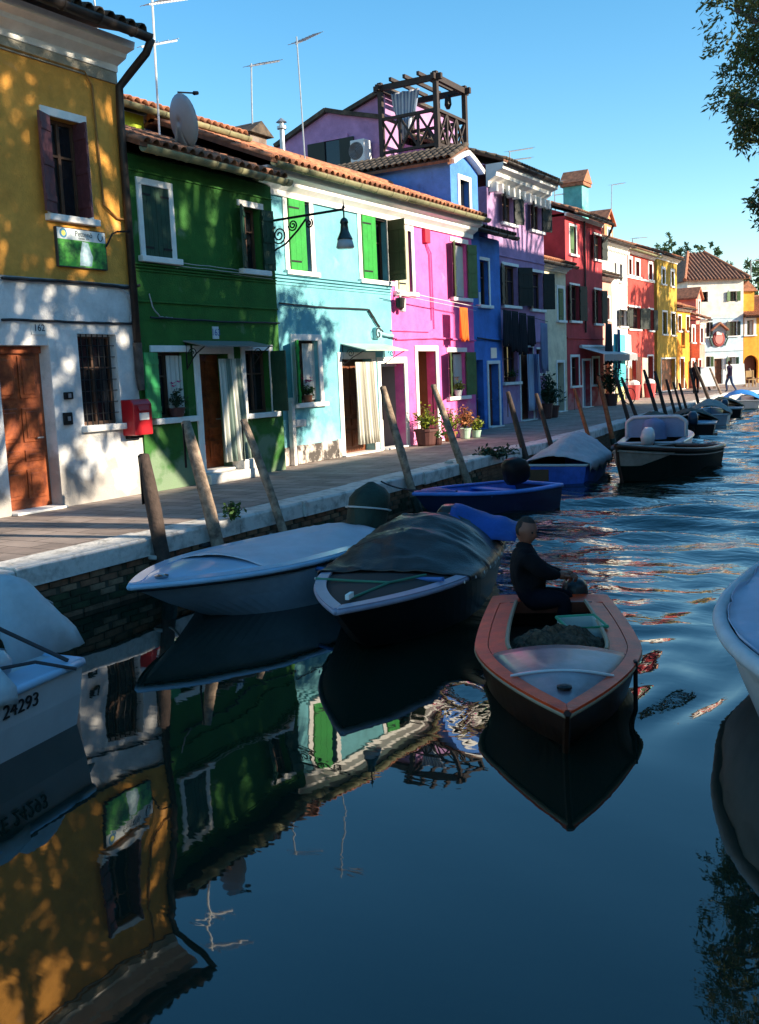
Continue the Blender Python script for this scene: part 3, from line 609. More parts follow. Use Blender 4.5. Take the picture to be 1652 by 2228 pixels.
# ---------------- cream house
X7 = -13.3; yG = ax(1233, 739, X7)
H7 = House('cream_house', 'narrow cream two-storey house with peeling render between mauve and red houses', X7, yF + .004, yG, [], 5)
ze7 = H7.uz(1210, 592)[1]
H7.walls = [(0, ze7, cream_r)]
H7.win(1214, 1226, 628, 697, .12, shut=[('L', 10, .5)], sm=sh_sage); H7.door(1213, 1227, 789, 892, .1, leaf=mat('grey_green_door', (.12, .13, .08)))
H7.build(); H7.cornice(ze7, .2, .25); H7.roof(ze7 + .2, 18, .4, tile_m, 0, gutter_d)

# ---------------- red house with chimney and shop awning
X8 = -13.5; y8 = ax(1232.4, 680, X8); yH = ax(1311.5, 680, X8)
H8 = House('red_house', 'three-storey brick red house with white awning and tall turquoise chimney', X8, y8, yH, [], 6)
ze8 = H8.uz(1271, 483)[1]
H8.walls = [(0, ze8, red_r)]
H8.win(1239.5, 1253, 493, 553, .09, shut=[('L', 5, .4)], sm=sh_sage); H8.win(1292, 1308, 512, 565, .08, shut=[('L', 165, .5), ('R', 170, .5)], sm=sh_black, jamb=False)
for a in ((1241, 1260, 621, 698), (1294, 1308, 631, 704)): H8.win(*a, .08, shut=[('L', 170, .35), ('R', 165, .5)], sm=sh_black, jamb=False)
H8.win(1243, 1259.5, 777, 839, .1); _, rd8 = H8.door(1268.5, 1284.6, 785, 885, .09, leaf=mat('grey_blue_glass_door', (.25, .35, .42), .3), panels=False); H8.win(1290, 1303, 780, 836, .1)
H8.build(); H8.cornice(ze8, .12, .12); H8.roof(ze8 + .1, 20, .4, tile_old, 0, gutter_d)
mk('downpipe', G().tube([(H8.w * .47, -.06, ze8), (H8.w * .47, -.06, 3.0)], .04, 8), gutter_d, H8.root)
H8.band(H8.uz(1270, 738)[1], .06, .05, red_r)
mk('downpipe', G().tube([(H8.w + .03, -.5, ze8 + .1), (H8.w + .03, -.3, ze8 - .35), (H8.w - .1, -.1, ze8 - .6)], .05, 8), gutter_d, H8.root)
pc = at_x(*c(5, 845, 560), X8 - 1.6); pt = at_x(*c(5, 845, 352), X8 - 1.6); cu, cd = float(pc[1]) - H8.o[1], 1.6
cw = .42; zc0, zc1 = ze8 + .2, float(pt[2])
ch = mk('chimney', G().box(cu - cw, cu + cw, cd - cw, cd + cw, zc0, zc1), plaster('turquoise_chimney', (.16, .52, .48)), H8.root)
mk('chimney_cap', G().prism([(cu - cw - .14, zc1 + .02), (cu + cw + .14, zc1 + .02), (cu, zc1 + .58)], cd - cw - .14, cd + cw + .14, 'y').box(cu - cw - .1, cu + cw + .1, cd - cw - .1, cd + cw + .1, zc1 - .12, zc1 + .02), tile_m, ch)
aw = thing('shop_awning', 'faded white roller awning with scalloped edge over the red shopfront', 'awning', H8.local(H8.uz(1262, 770)[0], 0, 0), R(90))
zA = H8.uz(1285, 757)[1]; wA = H8.uz(1338, 757)[0] - H8.uz(1262, 757)[0]
mk('canvas', G().grid([[(wA * i / 20, -.05 - .95 * j / 4, zA - .30 * j / 4) for j in range(5)] for i in range(21)]), mat('grey_canvas', (.55, .55, .55), .9), aw, solid=.01)
mk('valance', G().grid([[(wA * i / 60, -1.0, zA - .31 - (0 if j == 0 else .22 + .05 * abs(math.sin(i * .55)))) for j in range(2)] for i in range(61)], uv=True), stripes('awning_valance', (.4, .4, .4), (.12, .12, .13), 40), aw, solid=.008)
mk('cassette', G().tube([(-.05, -.06, zA + .05), (wA + .05, -.06, zA + .05)], .07, 8), mat('white_metal', (.65, .65, .66), .4), aw)

# ---------------- far houses along the bend
def far_house(name, label, X, pl, pr, ze_px, m, wins, doors=(), tm=None, depth=7, sm=None, corn=.15, pitch=20, fr=.10, roof_oh=.35, y0=None, gm=None):
    ya = y0 if y0 is not None else ax(pl[0], pl[1], X); yb = ax(pr[0], pr[1], X)
    h = House(name, label, X, ya, yb, [], depth); ze = h.uz(*ze_px)[1]; h.walls = [(0, ze, m)]
    for w in wins:
        st = w[4] if len(w) > 4 else 'plain'
        if st == 'shut': h.win(*w[:4], fr, shut=[('L', 165, .5), ('R', 165, .5)], sm=sm or sh_black, jamb=False)
        elif st == 'frame': h.win(*w[:4], .16)
        else: h.win(*w[:4], fr)
    for d in doors: h.door(*d, .09, leaf=door_b, panels=False)
    h.build()
    if corn: h.cornice(ze, corn, corn * 1.2)
    h.roof(ze + corn, pitch, roof_oh, tm or tile_old, 0, gm or gutter_d); h.ze = ze
    return h
X9 = -14.0
H9 = far_house('salmon_house', 'narrow salmon two-storey house squeezed beside the red house', X9, (1311.8, 666), (1332, 666), (1322, 612), plaster('salmon_render', (.62, .33, .27)), [(1319.5, 1326, 648, 695)], [(1316, 1328, 776, 870)], tile_dark, 5, y0=yH + .01)
X10 = -15.2
H10 = far_house('white_house', 'tall plain white house with dentilled eaves in full sun', X10, (1322, 620), (1365, 620), (1342, 540), plaster('bright_white_render', (.82, .80, .76)), [(1336, 1341, 572, 603), (1347.5, 1354, 575, 613), (1349, 1363, 674, 710, 'shut')], [(1345, 1358, 775, 858)], tile_old, 7, y0=ax(1332, 666, X9) + .02)
x = .05
while x < H10.w: mk('dentil', G().box(x, x + .13, -.16, 0, H10.ze - .22, H10.ze - .06), trim, H10.root); x += .26
# orange attic dormer standing on the white house's roof
pd = at_x(*c(6, 225, 250), X10 - .8); od = House('orange_dormer', 'little orange attic dormer with tiled gable above the white house', X10 - .8, float(pd[1]) - 1.0, float(pd[1]) + .35, [], 3.2)
od.root.location.z = H10.ze + .0; zt0 = float(at_x(*c(6, 230, 125), X10 - .8)[2]) - H10.ze
og = plaster('orange_dormer_render', (.72, .28, .14)); w_ = od.w
mk('wall', G().box(0, w_, 0, 3, 0, zt0), og, od.root); mk('gable', G().prism([(0, zt0 + .001), (w_, zt0 + .001), (w_ / 2, zt0 + .6)], 0, 3, 'y'), og, od.root)
mk('window_frame', G().box(w_ * .25, w_ * .75, -.03, .001, zt0 * .25, zt0 * .9), trim, od.root); mk('pane', G().box(w_ * .33, w_ * .67, -.035, -.031, zt0 * .32, zt0 * .83), glass, od.root)
mk('roof', G().prism([(-.15, zt0 - .04), (w_ / 2, zt0 + .66), (w_ + .15, zt0 - .04), (w_ + .15, zt0 + .06), (w_ / 2, zt0 + .76), (-.15, zt0 + .06)], -.15, 3, 'y'), tile_m, od.root)
X11 = -15.4
H11 = far_house('crimson_house', 'crimson three-storey house with white framed top windows and clothes shop below', X11, (1365, 680), (1423.5, 666), (1394, 559), plaster('crimson_render', (.52, .075, .06)),
    [(1368, 1374, 564, 598, 'frame'), (1383, 1391, 569, 602, 'frame'), (1411.5, 1419, 575, 609, 'frame'), (1368, 1392, 669, 716, 'shut'), (1411.5, 1421, 674, 719, 'shut')], [(1368, 1384.6, 778, 855), (1409.5, 1421, 775, 854)], tile_old, 7, y0=ax(1365, 620, X10) + .02, gm=gutter_m)
H11.band(H11.uz(1394, 607)[1] - .08, .1, .06, trim)
X12 = -15.9
H12 = far_house('yellow_house', 'tall narrow ochre-yellow house dappled with leaf shade', X12, (1434.8, 666), (1473, 666), (1454, 570), plaster('mustard_render', (.50, .30, .05)),
    [(1440.5, 1446.5, 586, 618, 'frame'), (1460.5, 1466, 591, 623, 'frame'), (1442, 1451, 679, 727), (1460.5, 1469, 682, 729)], [(1439, 1469, 781, 847)], tile_m, 7, y0=ax(1430, 700, X12), corn=.25)
X13 = -15.9
H13 = far_house('orange_house', 'low orange house between the yellow and coral houses', X13, (1473.5, 700), (1501.8, 700), (1488, 678), plaster('orange_render', (.78, .30, .04)), [(1475.5, 1482, 687, 720), (1493, 1499.5, 689, 720)], [(1480, 1488, 780, 845)], tile_m, 7, y0=ax(1473, 666, X12) + .02)
X14 = -15.3
H14 = far_house('coral_house', 'coral pink house with white framed windows and attic dormer', X14, (1502.7, 740), (1534, 740), (1519, 705), plaster('coral_render', (.80, .27, .22)), [(1506, 1511.5, 712, 745, 'frame'), (1524, 1529.5, 714, 746, 'frame'), (1505.5, 1510.5, 785, 811, 'frame')], [(1520, 1526, 783, 834)], tile_old, 6, y0=ax(1501.8, 700, X13) + .02, corn=.3)
pd = at_x(*c(6, 1070, 1010), X14 - 1.0); zt0 = float(at_x(*c(6, 1070, 830), X14 - 1)[2]); u_ = float(pd[1]) - H14.o[1]; cm = plaster('coral_render', (1, 1, 1))
dm = mk('dormer', G().box(u_ - .75, u_ + .75, 1.0, 6, H14.ze, zt0).prism([(u_ - .75, zt0 + .001), (u_ + .75, zt0 + .001), (u_, zt0 + .6)], 1.0, 6, 'y'), cm, H14.root)
mk('dormer_window_frame', G().box(u_ - .32, u_ + .32, .96, 1.0, zt0 - 1.25, zt0 - .05), trim, dm); mk('dormer_pane', G().box(u_ - .2, u_ + .2, .95, .959, zt0 - 1.15, zt0 - .15), glass, dm)
mk('dormer_roof', G().prism([(u_ - .95, zt0 - .05), (u_, zt0 + .68), (u_ + .95, zt0 - .05), (u_ + .95, zt0 + .06), (u_, zt0 + .8), (u_ - .95, zt0 + .06)], .85, 6, 'y'), tile_m, dm)

# ---------------- pale house that closes the view, and the arched house
lb = plaster('pale_blue_render', (.56, .74, .84)); wu = plaster('chalky_white_render', (.78, .76, .68), (.5, .48, .42), .5)
o16 = at_z(1531, 838); ang16 = 36.0; dd = np.array([math.cos(R(ang16)), math.sin(R(ang16)), 0]); nn = np.array([dd[1], -dd[0], 0])
pr = hit(1617, 760, o16, nn); w16 = float((pr - o16).dot(dd)); o16[2] = 0; o16s = o16 - dd * 1.2
H15 = House('pale_blue_house', 'pale blue and white hip-roofed house closing the far end of the canal', 0, 0, w16 + 1.2, [], 7, ang16, o16s)
ze16 = H15.uz(1570, 609)[1]; zm = H15.uz(1570, 692)[1]
H15.walls = [(0, zm, lb), (zm, ze16, wu)]
def c6w(a, b_, t, bt): return (c(6, a, 0)[0], c(6, b_, 0)[0], c(6, 0, t)[1], c(6, 0, bt)[1])
H15.win(*c6w(1088, 1160, 762, 860), .1, sill=False); H15.win(*c6w(1370, 1437, 757, 853), .1, shut=[('L', 170, .5), ('R', 170, .5)], sm=sh_sage, sill=False)
H15.win(*c6w(1142, 1180, 1055, 1195), .1, shut=[('R', 170, .6)], sm=sh_black); H15.win(*c6w(1365, 1440, 1048, 1185), .1, shut=[('L', 170, .5), ('R', 170, .4)], sm=sh_black)
H15.door(*c6w(1218, 1302, 1405, 1650), .15, leaf=door_b); H15.win(*c6w(1140, 1185, 1385, 1508), .1, shut=[('R', 165, .6)], sm=sh_sage); H15.win(*c6w(1362, 1428, 1390, 1500), .1, shut=[('L', 165, .5), ('R', 165, .4)], sm=sh_dgreen, inner='curtain')
H15.build()
g = G(); W_, D_ = H15.w, 7; o_ = .35; zr = ze16 + 2.3
g.add([(-o_, -o_, ze16), (W_ + o_, -o_, ze16), (W_ + o_, D_ + o_, ze16), (-o_, D_ + o_, ze16), (W_ * .35, D_ * .5, zr), (W_ * .65, D_ * .5, zr)], [(0, 1, 5, 4), (1, 2, 5), (2, 3, 4, 5), (3, 0, 4), (3, 2, 1, 0)])
mk('roof', g, tile_old, H15.root); g = G(); n = int(W_ / .22)
for i in range(n):
    x = -o_ + (W_ + 2 * o_) * (i + .5) / n; t = min((x + o_) / (W_ * .35 + o_), (W_ + o_ - x) / (W_ * .35 + o_), 1)
    g.tube([(x, -o_, ze16 + .03), (x, -o_ + (D_ * .5 + o_) * t, ze16 + .03 + 2.3 * t)], .085, 6)
stuff(mk('roof_tiles', g, tile_old, H15.root)); mk('hip_tiles', G().tube([(-o_, -o_, ze16 + .08), (W_ * .35, D_ * .5, zr + .08)], .13, 8).tube([(W_ + o_, -o_, ze16 + .08), (W_ * .65, D_ * .5, zr + .08)], .13, 8), tile_m, H15.root)
H15.band(zm - .02, .04, .03, lb); H15.band(H15.uz(1570, 765)[1], .035, .03, mat('grey_moulding', (.3, .3, .3)))
# wall shrine
us, zs1 = H15.uz(*c(6, 1258, 1215)); sr = thing('wall_shrine', 'round votive shrine with red gabled hood on the pale blue house', 'shrine', H15.local(us, 0, zs1), R(ang16))
mk('niche', G().lathe([(.05, 0), (.42, .02), (.46, .08), (.40, .14), (.05, .14)], n=18).xf(Matrix.Scale(1.25, 4, (0, 0, 1)) @ Matrix.Rotation(R(90), 4, 'X')), mat('dark_red_stone', (.35, .07, .06), .6), sr)
mk('panel', G().lathe([(.02, .145), (.30, .145), (.28, .17), (.02, .17)], n=16).xf(Matrix.Scale(1.3, 4, (0, 0, 1)) @ Matrix.Rotation(R(90), 4, 'X')), mat('rose_panel', (.7, .25, .22), .6), sr)
mk('hood', G().prism([(-.62, .55), (0, 1.05), (.62, .55), (.62, .66), (0, 1.18), (-.62, .66)], -.42, 0, 'y'), tile_m, sr)
mk('finial', G().box(-.2, .2, -.2, -.02, .28, .5), trim, sr); mk('side_ornament', G().tube([(-.5, -.08, .3), (-.66, -.1, 0), (-.45, -.08, -.5)], .06).tube([(.5, -.08, .3), (.66, -.1, 0), (.45, -.08, -.5)], .06), mat('dark_green_iron', (.05, .12, .1)), sr)
orr = plaster('saffron_render', (.78, .36, .05)); o17 = o16 + dd * (w16 + .02) - nn * -.0
H16 = House('arched_orange_house', 'saffron house with an arched passage at the right edge', 0, 0, 9, [], 7, ang16, o17)
ze17 = H16.uz(1632, 690)[1]; H16.walls = [(0, ze17, orr)]
H16.win(*c6w(1535, 1597, 1037, 1178), .2, inner='curtain'); ua, ub, z0, z1 = H16.rect(*c6w(1503, 1640, 1372, 1660)); H16.op.append((ua, ub, 0, z1)); H16.build()
rad = (ub - ua) / 2; cxm = (ua + ub) / 2; g = G()
for k in range(12):
    t0, t1 = math.pi * k / 12, math.pi * (k + 1) / 12; p0 = (cxm + rad * math.cos(t0), z1 - rad + rad * math.sin(t0)); p1 = (cxm + rad * math.cos(t1), z1 - rad + rad * math.sin(t1))
    g.prism([p0, p1, (p1[0], z1 + .001), (p0[0], z1 + .001)], .002, .24, 'y')
mk('arch', g, orr, H16.root); mk('arch_gate', G().box(ua, ub, .5, .55, 0, z1), mat('brown_gate', (.14, .05, .03)), H16.root)
H16.roof(ze17, 22, .4, tile_m, 0, gutter_d); uc, zc = H16.uz(*c(6, 1552, 905)); zc1 = H16.uz(*c(6, 1552, 755))[1]
ch = mk('chimney', G().box(uc - .55, uc + .55, .3, 1.2, zc - .6, zc1), orr, H16.root); mk('chimney_cap', G().prism([(uc - .75, zc1), (uc + .75, zc1), (uc, zc1 + .75)], .1, 1.4, 'y'), tile_m, ch)

# ---------------- lilac house behind the pink roof, with its timber roof terrace
Yl = yD + 2.6; P3 = lambda x, y: at_y(*c(3, x, y), Yl)
poly = [(310, 590), (615, 374), (700, 388), (940, 415), (940, 720), (310, 720)]; pts = [(float(P3(*p)[0]), float(P3(*p)[2])) for p in poly]
bx, bz = pts[4][0], 3.0
H17 = thing('lilac_house', 'lilac gabled house rising behind the pink roof', 'house', (bx, Yl, 0), 0)
loc = lambda P: [(x - bx, z) for x, z in P]
fr = loc(pts); fr[4] = (fr[4][0], 3.0); fr[5] = (fr[5][0], 3.0)
mk('wall', G().prism(fr, 0, 5, 'y'), lilac_r, H17)
up = loc([(float(P3(*p)[0]), float(P3(*p)[2])) for p in [(690, 384), (935, 238), (938, 420), (690, 420)]]); mk('upper_wall', G().prism(up, .25, 5, 'y'), lilac_r, H17)
g = G()
for a, b_ in ((0, 1), (1, 2), (2, 3)): g.beam((fr[a][0], 2.4, fr[a][1] + .05), (fr[b_][0], 2.4, fr[b_][1] + .05), 5.1, .12, up=(0, 0, 1))
g.beam((up[0][0], 2.6, up[0][1] + .05), (up[1][0] + .1, 2.6, up[1][1] + .08), 5.0, .12)
mk('roof', g, tile_dark, H17)
u0, u1, z0, z1 = [float(v) - o_ for v, o_ in ((P3(605, 600)[0], bx), (P3(695, 600)[0], bx), (P3(640, 690)[2], 0), (P3(640, 545)[2], 0))]
wf = mk('window_frame', G().box(u0 - .3, u1 + .3, -.06, 0, z1, z1 + .12), lilac_r, H17)
mk('pane', G().box(u0, u1, -.012, -.002, z0 - .6, z1), glass, wf); mk('shutter', G().box(u0 - .62, u0, -.06, -.02, z0 - .6, z1), sh_black, wf); mk('shutter', G().box(u1, u1 + .5, -.06, -.02, z0 - .6, z1), sh_black, wf)
# chimney pot by the lilac gable
# roof terrace (altana)
Ya = Yl - .2; A3 = lambda x, y: at_y(*c(3, x, y), Ya); pB = A3(1278, 590); pBt = A3(1270, 150); pAl = A3(940, 420)
fz = float(pB[2]); tz = float(A3(1268, 160)[2]); xB, xA = float(pB[0]), float(pAl[0]); Yc_ = float(at_x(*c(3, 1442, 420), xB)[1])
AL = thing('roof_terrace', 'dark timber roof terrace with pergola and cross-braced railings', 'terrace', ((xA + xB) / 2, (Ya + Yc_) / 2, 0), 0)
lx = lambda x: x - (xA + xB) / 2
ly = lambda y: y - (Ya + Yc_) / 2
tim = mat('dark_brown_timber', (.035, .022, .018), .7, .4, 8); cs = [(xA, Ya), (xB, Ya), (xB, Yc_), (xA, Yc_)]
for x, y in cs + [((xA + xB) / 2, Yc_)]: mk('post', G().beam((lx(x), ly(y), fz - .6), (lx(x), ly(y), tz + .15), .13), tim, AL)
mk('deck', G().box(lx(xA) - .2, lx(xB) + .2, ly(Ya) - .15, ly(Yc_) + .2, fz - .25, fz - .12), tim, AL)
for (a, b_) in ((0, 1), (1, 2), (2, 3), (3, 0)):
    p, q = cs[a], cs[b_]; P0 = Vector((lx(p[0]), ly(p[1]), 0)); P1 = Vector((lx(q[0]), ly(q[1]), 0)); d = (P1 - P0).normalized() * .2
    mk('pergola_beam', G().beam(P0 - d + Vector((0, 0, tz)), P1 + d + Vector((0, 0, tz)), .11, .16), tim, AL)
    if a == 3: continue
    n = 3 if a != 1 else 3; rt, rb = fz + 1.05, fz + .12
    g = G(); g.beam(P0 + Vector((0, 0, rt)), P1 + Vector((0, 0, rt)), .1, .08); g.beam(P0 + Vector((0, 0, rb)), P1 + Vector((0, 0, rb)), .08, .08)
    for i in range(n):
        s0 = P0.lerp(P1, i / n); s1 = P0.lerp(P1, (i + 1) / n); Z = lambda v, z: Vector((v.x, v.y, z))
        g.beam(Z(s0, rb), Z(s1, rt), .06, .05); g.beam(Z(s0, rt), Z(s1, rb), .05, .06)
        if i: g.beam(Z(s0, rb), Z(s0, rt), .07)
    mk('railing', g, tim, AL)
for i in range(1, 4):
    x = lx(xA + (xB - xA) * i / 4); mk('rafter', G().beam((x, ly(Ya) - .2, tz + .14), (x, ly(Yc_) + .2, tz + .14), .08, .1), tim, AL)
mk('lantern', G().lathe([(.02, .3), (.1, .22), (.12, 0), (.06, -.12), (.02, -.12)], lx(xA) + 1.3, ly(Yc_) - .1, fz + 1.6, 6), iron, AL)
cg = G().grid([[(lx(xA) + .15 + .95 * t - .25 * v * (t - .3), ly(Ya) + .35 + .05 * math.sin(t * 25), tz - .1 - 1.35 * v * (.35 + .65 * math.sin(min(1, t * 1.2) * math.pi * .9))) for v in (0, .33, .66, 1)] for t in [i / 40 for i in range(41)]], uv=True)
tag(mk('terrace_curtain', G(), None) if False else mk('terrace_curtain', cg.xf(Matrix.Translation(((xA + xB) / 2, (Ya + Yc_) / 2, 0))), stripes('grey_blue_stripe', (.55, .58, .62), (.2, .25, .36), 12), smooth=True, solid=.01), 'gathered striped curtain hanging inside the roof terrace pergola', 'curtain')
# low attic behind the green roof
Xa = -13.6
ya0, ya1 = ax(*c(1, 800, 780), Xa), ax(*c(1, 1500, 960), Xa)
H18 = House('attic_house', 'low white attic with small tiles rising behind the green roof', Xa, ya0 - .8, ya1 + .3, [], 5)
zat = H18.uz(*c(1, 1180, 840))[1]; zat = H18.uz(*c(1, 960, 765))[1]
H18.walls = [(2.5, zat, plaster('attic_white', (.74, .74, .76)))]
H18.build(); up_ = H18.uz(*c(1, 945, 780))[0]
mk('lime_patch', G().box(0.01, up_, -.012, -.002, 4.0, zat - .02), plaster('lime_render', (.45, .6, .06)), H18.root)
g = G(); a = H18.uz(*c(1, 1010, 840)); b_ = H18.uz(*c(1, 1125, 880)); mk('window_band', G().box(up_ + .05, H18.w, -.012, -.002, zat - .42, zat - .08), mat('dark_blue_paint', (.08, .11, .32)), H18.root)  # dark blue strip along the attic wall below its eave
H18.roof(zat, 18, .3, tile_m, 0, gutter_m)

# ================================================================== OPPOSITE BANK: houses and trees that throw the shade
def plain_house(name, label, x, y0, y1, ze, m, depth=6.5, pitch=20, nwin=3):
    h = House(name, label, x, 0, y1 - y0, [(0, ze, m)], depth, -90.0, (x, y1, 0)); w = h.w
    for st in range(int(ze // 2.6)):
        for i in range(nwin):
            u = w * (i + .5) / nwin; h.win(0, 0, 0, 0, .1, shut=[('L', 170, .5), ('R', 170, .5)], sm=sh_dgreen, raw=(u - .42, u + .42, .9 + st * 2.7, 2.2 + st * 2.7))
    h.build(); h.cornice(ze, .2, .25); h.roof(ze + .2, pitch, .4, tile_m, 0, gutter_m); return h
plain_house('tan_house', 'tan house on the opposite bank behind the photographer', 4.6, -9, 12.2, 3.7, plaster('tan_render', (.5, .36, .2)), nwin=5)
plain_house('rose_house', 'rose house on the opposite bank beyond the shade tree', 4.3, 12.5, 26.6, 4.6, plaster('rose_render', (.6, .2, .18)), nwin=4)
plain_house('grey_house', 'tall grey house on the opposite bank', 3.2, 26.8, 37.8, 10.3, plaster('grey_render', (.4, .4, .42)), nwin=3, pitch=15)
plain_house('russet_house', 'tall russet house on the opposite bank past the lane', 2.4, 38.7, 44.9, 10.6, plaster('russet_render', (.42, .15, .08)), nwin=3, pitch=15)
plain_house('sand_house', 'low sand house on the opposite bank by the far bend', 4.5, 45.2, 56, 3.0, plaster('sand_render', (.55, .45, .3)), nwin=4)

leaf_m = mat('tamarisk_leaf', (.15, .17, .05), .5, .4, 4, trans=.45, col2=(.05, .075, .025)); leaf_far = mat('far_leaf', (.06, .11, .04), .7, .4, 3, trans=.3)
bark = mat('grey_bark', (.10, .08, .06), .95, .5, 9, .7, 20)
def tree(name, label, base, h, blobs, leaves, seed, lm=None, leaf=(.05, .16), droop=.5, group=None, trunk_r=.2, lean=(0, 0)):
    """blobs: list of (dx,dy,z,radius_xy,radius_z,weight): leaf sprays on twigs inside each"""
    rr = random.Random(seed); t = thing(name, label, 'tree', base, 0, group); top = max(b_[2] for b_ in blobs)
    g = G(); cz = min(b_[2] for b_ in blobs) * .75
    tip = (lean[0], lean[1], cz); g.tube([(0, 0, 0), (lean[0] * .3, lean[1] * .3, cz * .5), tip], [trunk_r, trunk_r * .75, trunk_r * .6], 9)
    mk('trunk', g, bark, t, smooth=True); lg = G(); tw = G(); lv = []; lf = []
    for (dx, dy, z, rx, rz_, wt) in blobs:
        lg.tube([tip, ((tip[0] + dx) / 2, (tip[1] + dy) / 2, (tip[2] + z) / 2 + .35), (dx, dy, z)], [trunk_r * .45, trunk_r * .28, .03], 6)
        ns = max(4, int(leaves * wt / 34))
        for _ in range(ns):
            while True:
                p = Vector((rr.uniform(-1, 1), rr.uniform(-1, 1), rr.uniform(-1, 1)))
                if .25 < p.length < 1: break
            p0 = Vector((dx + p.x * rx, dy + p.y * rx, z + p.z * rz_)); d = (Vector((p.x, p.y, p.z * .4)) + Vector((rr.gauss(0, .3), rr.gauss(0, .3), -droop + rr.gauss(0, .2)))).normalized(); ln = rr.uniform(.35, .75) * min(1, rx / .8)
            tw.tube([p0, p0 + d * ln * .5 + Vector((0, 0, .04)), p0 + d * ln], [.009, .006, .003], 3, caps=False)
            for k in range(34):
                q = p0 + d * ln * rr.random() + Vector((rr.gauss(0, .05), rr.gauss(0, .05), rr.gauss(0, .05))); a = (d + Vector((rr.gauss(0, .7), rr.gauss(0, .7), rr.gauss(0, .6)))).normalized(); s_ = a.cross(Vector((rr.gauss(0, 1), rr.gauss(0, 1), rr.gauss(0, 1)))).normalized()
                w_, l_ = leaf[0] * rr.uniform(.6, 1.2), leaf[1] * rr.uniform(.6, 1.2); n = len(lv)
                lv += [tuple(q), tuple(q + a * l_ * .5 + s_ * w_ * .5), tuple(q + a * l_), tuple(q + a * l_ * .5 - s_ * w_ * .5)]; lf.append((n, n + 1, n + 2, n + 3))
    mk('limb', lg, bark, t, smooth=True); stuff(mk('twigs', tw, bark, t))
    me = bpy.data.meshes.new('crown'); me.from_pydata(lv, [], lf); stuff(link('crown', me, lm or leaf_m, t))
    return t
def blobs_ring(n, r, z0, z1, rx, rz_, seed, w=1.0, cx=0, cy=0):
    rr = random.Random(seed); out = []
    for i in range(n):
        a = 2 * math.pi * i / n + rr.uniform(-.3, .3); q = r * rr.uniform(.35, 1.0); out.append((cx + q * math.cos(a), cy + q * math.sin(a), rr.uniform(z0, z1), rx * rr.uniform(.7, 1.2), rz_ * rr.uniform(.7, 1.2), w * rr.uniform(.7, 1.3) / n))
    return out
# shade tree whose drooping edge hangs into the upper right of the picture
BT = (1.75, 16.0, 0); hang = []
for (px, py, r_, w_) in ((1600, 40, .42, .03), (1640, 90, .45, .03), (1572, 20, .28, .014), (1585, 120, .30, .016), (1625, 165, .40, .028), (1560, 205, .22, .011), (1592, 225, .34, .022), (1640, 240, .36, .024), (1606, 268, .20, .008), (1588, 300, .10, .002), (1648, 395, .16, .006), (1636, 440, .16, .006), (1650, 480, .18, .007), (1618, 445, .08, .0015), (1570, -60, .40, .03), (1625, -70, .5, .04), (1590, -160, .5, .04), (1650, -190, .6, .04), (1620, -300, .6, .045), (1690, 20, .6, .045), (1700, 150, .6, .045), (1700, 300, .45, .03), (1690, 430, .35, .02)):
    p = at_y(px + 28, py, 16.0 + rng.uniform(-.5, .5)); hang.append((float(p[0]) - BT[0], float(p[1]) - BT[1], float(p[2]), r_, r_ * .95, w_ * .34))
ring1 = [q for q in blobs_ring(70, 3.8, 6.0, 11.9, .58, .50, 5, 1.35, .6, -.9) if 2.6 + q[0] - q[3] - .5 > -.16 * (10.6 + q[1])]
ring2 = [q for q in blobs_ring(62, 3.0, 6.2, 11.8, .58, .50, 6, 1.25, 0, 0) if 3.0 + q[0] - q[3] - .5 > -.165 * (15.0 + q[1])]
leafshade = [(-3.2, 1.3, 4.5, .5, .45, .06), (-3.0, 1.9, 5.2, .5, .5, .06), (-3.1, 2.4, 5.9, .45, .45, .05), (-2.9, 1.6, 6.4, .5, .4, .05), (-3.3, .9, 5.3, .35, .4, .03)]
tree('tamarisk_tree', 'drooping feathery tree overhanging the canal at the upper right', BT, 9, hang + leafshade, 60000, 12, group='trees on the opposite bank', leaf=(.038, .11), trunk_r=.22, lean=(-.7, 0))
tree('bank_tree', 'broad leafy tree on the opposite bank facing the ochre house', (2.6, 10.6, 0), 10, ring1, 25000, 11, group='trees on the opposite bank', leaf=(.08, .20), trunk_r=.24)
tree('bank_tree', 'broad leafy tree on the opposite bank facing the green house', (3.0, 15.0, 0), 10, ring2, 22000, 13, group='trees on the opposite bank', leaf=(.08, .20), trunk_r=.24)
tree('bank_tree', 'tall leafy tree on the opposite bank in front of the grey house', (.9, 32.6, 0), 13, blobs_ring(14, 2.9, 10.4, 13.6, 1.0, .9, 8), 8000, 21, group='trees on the opposite bank', leaf=(.07, .18))
tree('bank_tree', 'tall leafy tree on the opposite bank in front of the russet house', (.2, 42.5, 0), 13, blobs_ring(12, 2.6, 11.0, 13.8, 1.0, .9, 10), 7000, 23, group='trees on the opposite bank', leaf=(.07, .18))
tree('bank_tree', 'broad leafy tree on the opposite bank facing the yellow house', (.8, 61.5, 0), 14, blobs_ring(44, 5.0, 5.5, 14.5, 1.0, .9, 9, 1.4), 46000, 22, group='trees on the opposite bank', leaf=(.09, .22))
